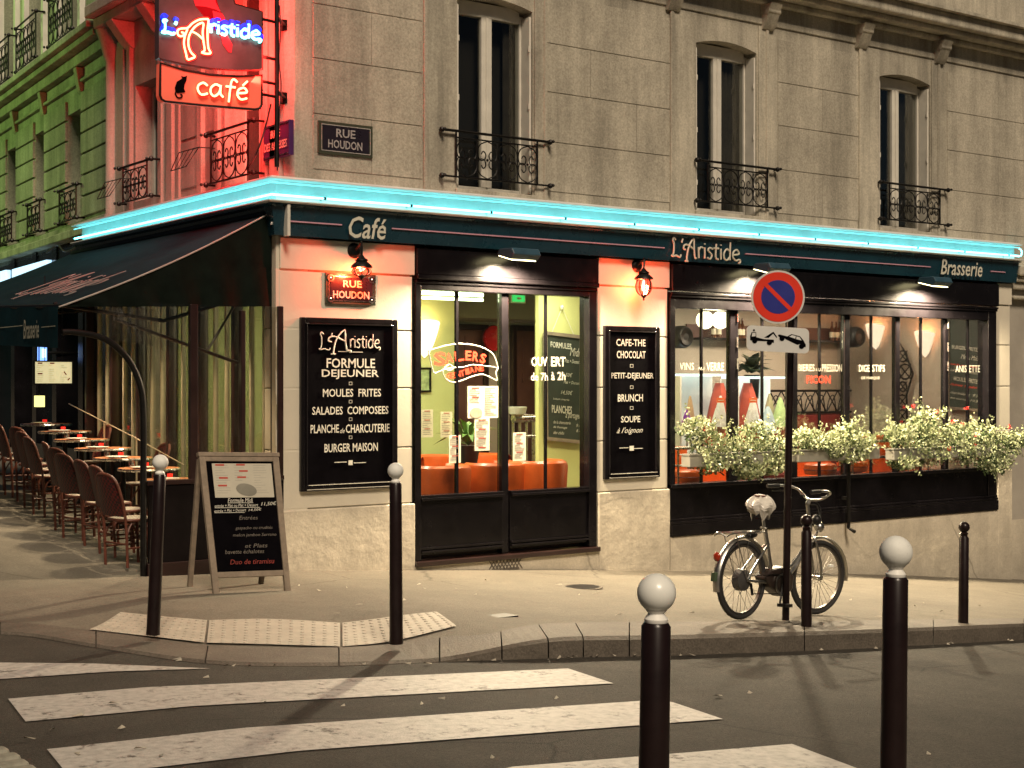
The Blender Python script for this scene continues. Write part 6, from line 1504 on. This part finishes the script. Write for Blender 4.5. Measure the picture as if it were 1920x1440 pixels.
for lab, b0, b1, f0, f1, k in spx_:
    rs = random.Random(40 + k)
    p, q = WY(b0, 858, YP), WY(b1, 858, YP); z = .895 if k < 2 else .865
    t = thing('flower_trough', lab, 'planter', (p.x, YP, z), group='flower troughs under the brasserie window')
    MB().box(p.x, q.x, YP - .07, YP + .07, z - .09, z + .04).build('trough', mat('pale_grey_trough', (.26, .25, .21), .6, var=.15, scale=5), t, bevel=.01)
    MB().box(p.x - .01, q.x + .01, YP - .08, YP + .08, z + .04, z + .055).build('lip', mat('pale_grey_trough', (.26, .25, .21)), t)
    cl = []
    for u, v, ru, rv in clumps[k]:
        c = WY(u, v, YP); sc_ = (WY(u + 1, v, YP).x - c.x); cl.append((c + Vector((0, -.05, 0)), (ru * sc_ * .95, .19, rv * .85 * (WY(u, v, YP).z - WY(u, v + 1, YP).z))))
    st = MB()
    for c, r_ in cl:
        for _ in range(7):
            e = c + Vector((rs.uniform(-1, 1) * r_[0], rs.uniform(-.15, .1), rs.uniform(-.3, .95) * r_[2])); s0 = Vector((min(max(c.x, p.x), q.x) + rs.uniform(-.08, .08), YP, z + .06)); st.tube(cr([s0, s0.lerp(e, .5) + Vector((0, 0, .06)), e], 3), .004, 4)
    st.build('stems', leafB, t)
    lf = MB(); leafmass(lf, cl, 400 * len(cl), rs, .025)
    # trailing sprays that break the outline
    for _ in range(46):
        c, r_ = rs.choice(cl); d = Vector((rs.uniform(-1, 1), rs.uniform(-.6, .2), rs.uniform(-.5, 1))).normalized(); e0 = c + Vector((d.x * r_[0], d.y * .15, d.z * r_[2])); 
        for i in range(9):
            pnt = e0 + d * (.15 * i / 9) + Vector((rs.uniform(-.02, .02), rs.uniform(-.02, .02), rs.uniform(-.02, .02))); leafmass(lf, [(pnt, (.012, .012, .012))], 2, rs, .018)
    lf.build('pale_leaves', leafA, t, kind='stuff')
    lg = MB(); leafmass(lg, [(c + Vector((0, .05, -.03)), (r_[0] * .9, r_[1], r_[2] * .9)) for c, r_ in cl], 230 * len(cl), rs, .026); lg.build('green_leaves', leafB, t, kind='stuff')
    fl = MB(); pts = {0: [(1320, 805)], 1: [], 2: [(1712, 762), (1755, 772)], 3: [(1812, 765), (1786, 790), (1830, 815), (1828, 835), (1780, 842), (1893, 800), (1805, 795)]}[k]
    for u, v in pts:
        c = WY(u, v, YP - .17); leafmass(fl, [(c, (.03, .03, .03))], 26, rs, .012)
    if pts: fl.build('red_blossom', flower, t)
t = thing('trough_rail', 'thin dark iron rail and drop rod carrying the flower troughs', 'rail', (7.8, -.12, .8))
m = MB(); m.tube([(4.95, -.13, .84), (10.7, -.13, .78)], .010, 6); xr = WY(1591, 940, -.10).x
m.tube([(xr, -.10, .85), (xr, -.10, WY(1591, 990, -.1).z), (xr, -.20, WY(1591, 996, -.1).z)], .022, 8); m.box(xr - .02, xr + .02, -.10, .0, .3, .34)
for x in (5.4, 6.5, 8.6, 10.0): m.tube([(x, -.02, .84), (x, -.30, .70)], .008, 6)
m.build('rail', iron, t)
# ------------------------------------------------------------------ bicycle
pr_ = G(1387, 1163, 0); pf = G(1545, 1150, 0)
dirv = Vector((pf.x - pr_.x, pf.y - pr_.y, 0)); yaw = math.atan2(dirv.y, dirv.x)
yaw = yaw * .75
WB = 1.06; Rw = .315
bk = thing('bicycle', 'silver step-through electric bicycle with plastic-wrapped saddle leaning by the sign pole', 'bicycle', (pr_.x, pr_.y, g(pr_.x, pr_.y) + .005), yaw)
bk.rotation_euler = (0, math.atan2(-(g(pr_.x + math.cos(yaw), pr_.y + math.sin(yaw)) - g(pr_.x, pr_.y)), 1), yaw)
def wheel(parent, cx, front):
    t = MB(); t.tube([(cx + (Rw - .02) * math.cos(k * math.pi / 24), 0, Rw + (Rw - .02) * math.sin(k * math.pi / 24)) for k in range(48)], .021, 10, closed=True)
    w_ = t.build('wheel', tyre, parent, smooth=True, local=True)
    r = MB(); r.lathe([(Rw - .055, -.012), (Rw - .038, -.014), (Rw - .038, .014), (Rw - .055, .012), (Rw - .055, -.012)], (cx, 0, Rw), 48, 'Y'); r.build('rim', mat('dark_alloy', (.16, .15, .14), .4, .9, var=.1), w_, smooth=True, local=True)
    s = MB(); n = 32
    for k in range(n):
        a = 2 * math.pi * k / n; a2 = a + (.5 if k % 2 else -.5); sy = .025 if (k // 2) % 2 else -.025; hr = .02 if front else .07
        s.tube([(cx + hr * math.cos(a2), sy, Rw + hr * math.sin(a2)), (cx + (Rw - .05) * math.cos(a), 0, Rw + (Rw - .05) * math.sin(a))], .0016, 4)
    s.build('spokes', mat('dark_alloy', (.16, .15, .14)), w_, local=True)
    h = MB(); h.lathe([(0, -.045), (.02, -.045), (.02 if front else .085, -.03), (.02 if front else .09, .03), (.02, .045), (0, .045)], (cx, 0, Rw), 20, 'Y'); h.build('hub', steel if front else mat('grey_hub_motor', (.10, .095, .09), .4, .5, var=.2), w_, smooth=True, local=True)
    if front:
        q = MB(); q.box(cx + .12, cx + .17, -.012, .012, Rw + .09, Rw + .11); q.build('spoke_reflector', white, w_, local=True)
    m = MB()
    a0, a1 = (15, 195) if not front else (-5, 125)
    m.lathe([(Rw + .018, -.032), (Rw + .032, -.018), (Rw + .034, 0), (Rw + .032, .018), (Rw + .018, .032)], (cx, 0, Rw), 30, 'Y', a0, a1)
    m.build('mudguard', bikesilver, parent, smooth=True, local=True)
    return w_
wheel(bk, 0, False)
# front assembly, slightly steered
fr_ = bpy.data.objects.new('fork', None)
steer = -.20
class SteerMB(MB):
    def build(s, *a, **k):
        hx, hz = .90, .55
        ax = Vector((-.28, 0, .96)).normalized(); rot = Matrix.Rotation(steer, 3, ax); h0 = Vector((.945, 0, .56))
        s.v = [tuple(rot @ (Vector(v) - h0) + h0) for v in s.v]
        return super().build(*a, **k)
_MB = MB; MB = SteerMB
wheel(bk, WB, True)
f = MB()
for y in (-.05, .05): f.tube(cr([(WB, y, Rw), (WB - .03, y, .45), (WB - .10, y * .9, .62), (WB - .115, y * .3, .67)]), .011, 8)
f.build('fork', bikesilver, bk, smooth=True, local=True)
f = MB(); f.tube([(WB - .125, 0, .70), (WB - .19, 0, .93)], .016, 8); f.tube([(WB - .19, 0, .93), (WB - .17, 0, .97)], .02, 8)
f.build('stem', bikesilver, bk, smooth=True, local=True)
f = MB()
for y in (-1, 1): f.tube(cr([(WB - .17, 0, .965), (WB - .13, y * .09, .98), (WB - .13, y * .19, 1.04), (WB - .24, y * .23, 1.06), (WB - .38, y * .25, 1.05)]), .011, 8)
f.build('handlebar', bikesilver, bk, smooth=True, local=True)
f = MB()
for y in (-1, 1): f.tube([(WB - .30, y * .24, 1.056), (WB - .42, y * .257, 1.048)], .017, 8); f.tube([(WB - .20, y * .235, 1.05), (WB - .22, y * .25, 1.02), (WB - .33, y * .285, 1.01)], .006, 6)
f.sphere((WB - .07, 0, .80), .045, 10)
f.build('grip', blackpl, bk, smooth=True, local=True)
f = MB(); f.sphere((WB - .03, 0, .74), .045, 12, (1, 1, 1)); f.build('headlight', bikesilver, bk, smooth=True, local=True)
f = MB(); f.tube(cr([(WB - .16, 0, .93), (WB - .02, .04, .9), (WB - .05, 0, .7), (.75, 0, .45)]), .005, 5); f.tube(cr([(WB - .18, .1, 1.0), (WB + .02, .05, .9), (WB - .06, 0, .62)]), .005, 5); f.build('brake_cable', blackpl, bk, local=True)
MB = _MB
fr = MB()
BBx, BBz = .43, .28
fr.tube([(WB - .165, 0, .66), (WB - .125, 0, .56)], .022, 10); fr.tube(cr([(WB - .145, 0, .60), (.74, 0, .42), (.60, 0, .32), (BBx + .05, 0, BBz + .02)]), .022, 8); fr.tube(cr([(WB - .155, 0, .64), (.76, 0, .48), (.62, 0, .40), (.375, 0, .40)]), .013, 8)
fr.tube([(BBx, 0, BBz), (.285, 0, .72)], .019, 10)
for y in (-.055, .055): fr.tube([(0, y, Rw), (.19, y * .7, .50), (.335, y * .2, .60)], .010, 8); fr.tube([(0, y, Rw), (BBx, y * .6, BBz)], .011, 8)
fr.build('frame', bikesilver, bk, smooth=True, local=True)
q = MB(); q.tube([(.285, 0, .70), (.235, 0, .88)], .013, 8); q.tube([(.27, -.03, .72), (.27, .03, .73)], .010, 6); q.build('seat_post', bikesilver, bk, smooth=True, local=True)
# saddle wrapped in a white plastic bag
sb = MB(); rs = random.Random(11); n = 18; rows = []
for i in range(9):
    f_ = i / 8
    row = []
    for j in range(n + 1):
        a = 2 * math.pi * (j % n) / n; x = .22 + .15 * math.cos(a) * (1 if math.cos(a) < 0 else 1.15); w_ = .085 * (1.15 - .55 * max(0, math.cos(a)))
        y = w_ * math.sin(a); k = math.sin(math.pi * min(1, .12 + f_ * .62)) ; kk_ = math.sin(math.pi * (.06 + .80 * f_)) ** .6
        cr_ = 1 + .13 * math.sin(5 * a + f_ * 7) * f_ + .07 * math.sin(9 * a + 2)
        z = .985 - .15 * f_ + .012 * math.sin(7 * a) - (.05 * max(0, math.sin(3 * a + 1)) if i == 8 else 0)
        row.append((.22 + (x - .22) * kk_ * cr_, y * kk_ * cr_, z))
    rows.append(row)
s_ = strip(rows); s_.f.append(tuple(range(n)))
s_.build('saddle', mat('white_plastic_bag', (.72, .68, .60), .35, var=.2, scale=14, bump=1.0, bscale=22), bk, smooth=False, local=True)
q = MB(); q.sphere((.20, .0, .985), .03, 10, (2.0, 1.6, .5)); q.build('saddle_patch', mat('brown_saddle', (.16, .07, .05), .6, var=.2), bk, local=True, smooth=True)
q = MB()
for y in (-.06, .06): q.tube(cr([(.26, y * .4, .70), (.15, y, .70), (-.20, y, .685), (-.30, y, .66)]), .006, 6); q.tube([(-.18, y, .68), (0, y, Rw)], .005, 6); q.tube([(.02, y, .695), (-.03, y * 1.1, .58), (-.0, y, .48)], .003, 5)
for x in (-.25, -.15, -.05, .05, .15): q.tube([(x, -.06, .69), (x, .06, .69)], .005, 5)
q.tube(cr([(-.30, -.06, .66), (-.33, 0, .69), (-.30, .06, .66)]), .006, 6)
q.build('luggage_rack', bikesilver, bk, smooth=True, local=True)
q = MB(); q.sphere((.10, 0, .675), .05, 12, (1.3, 1, .6)); q.build('rack_lock', blackpl, bk, smooth=True, local=True)
q = MB(); q.sphere((-.335, 0, .50), .032, 10, (.6, 1, 1.2)); q.build('tail_reflector', mat('dark_red_reflector', (.35, .03, .01), .2, var=0), bk, smooth=True, local=True)
q = MB(); q.box(-.375, -.325, -.02, .02, .31, .38); q.build('tail_lamp', mat('green_grey_plastic', (.06, .09, .05), .4, var=.1), bk, local=True, bevel=.004)
q = MB(); q.prism([(BBx - .20, -.075, .33), (BBx - .12, -.075, .40), (BBx + .10, -.075, .42), (BBx + .20, -.075, .34), (BBx + .18, -.075, .22), (BBx + .05, -.075, .17), (BBx - .12, -.075, .25)], (0, .13, 0)); q.build('motor_cover', mat('brown_black_plastic', (.03, .02, .016), .35, var=.3), bk, local=True, bevel=.02)
q = MB(); q.lathe([(.07, -.092), (.085, -.090), (.085, -.085), (.07, -.082)], (BBx, 0, BBz), 24, 'Y'); q.tube([(BBx, -.10, BBz), (BBx - .05, -.11, BBz - .16)], .010, 6); q.tube([(BBx, .10, BBz), (BBx + .05, .11, BBz + .16)], .010, 6)
q.build('crank', bikesilver, bk, local=True)
q = MB(); q.box(BBx - .10, BBx - .0, -.20, -.12, BBz - .175, BBz - .15); q.box(BBx + .02, BBx + .12, .12, .20, BBz + .15, BBz + .175); q.build('pedal', blackpl, bk, local=True)
q = MB(); q.tube([(BBx, -.085, BBz + .08), (.02, -.07, Rw + .035)], .004, 5); q.tube([(BBx, -.085, BBz - .08), (.06, -.07, .21), (.03, -.07, .28)], .004, 5); q.tube([(.03, -.07, .29), (.05, -.075, .2)], .012, 6); q.build('chain', iron, bk, local=True)
q = MB(); q.tube([(BBx - .08, .03, BBz - .02), (BBx - .13, .14, .02)], .009, 6); q.build('kickstand', bikesilver, bk, local=True)
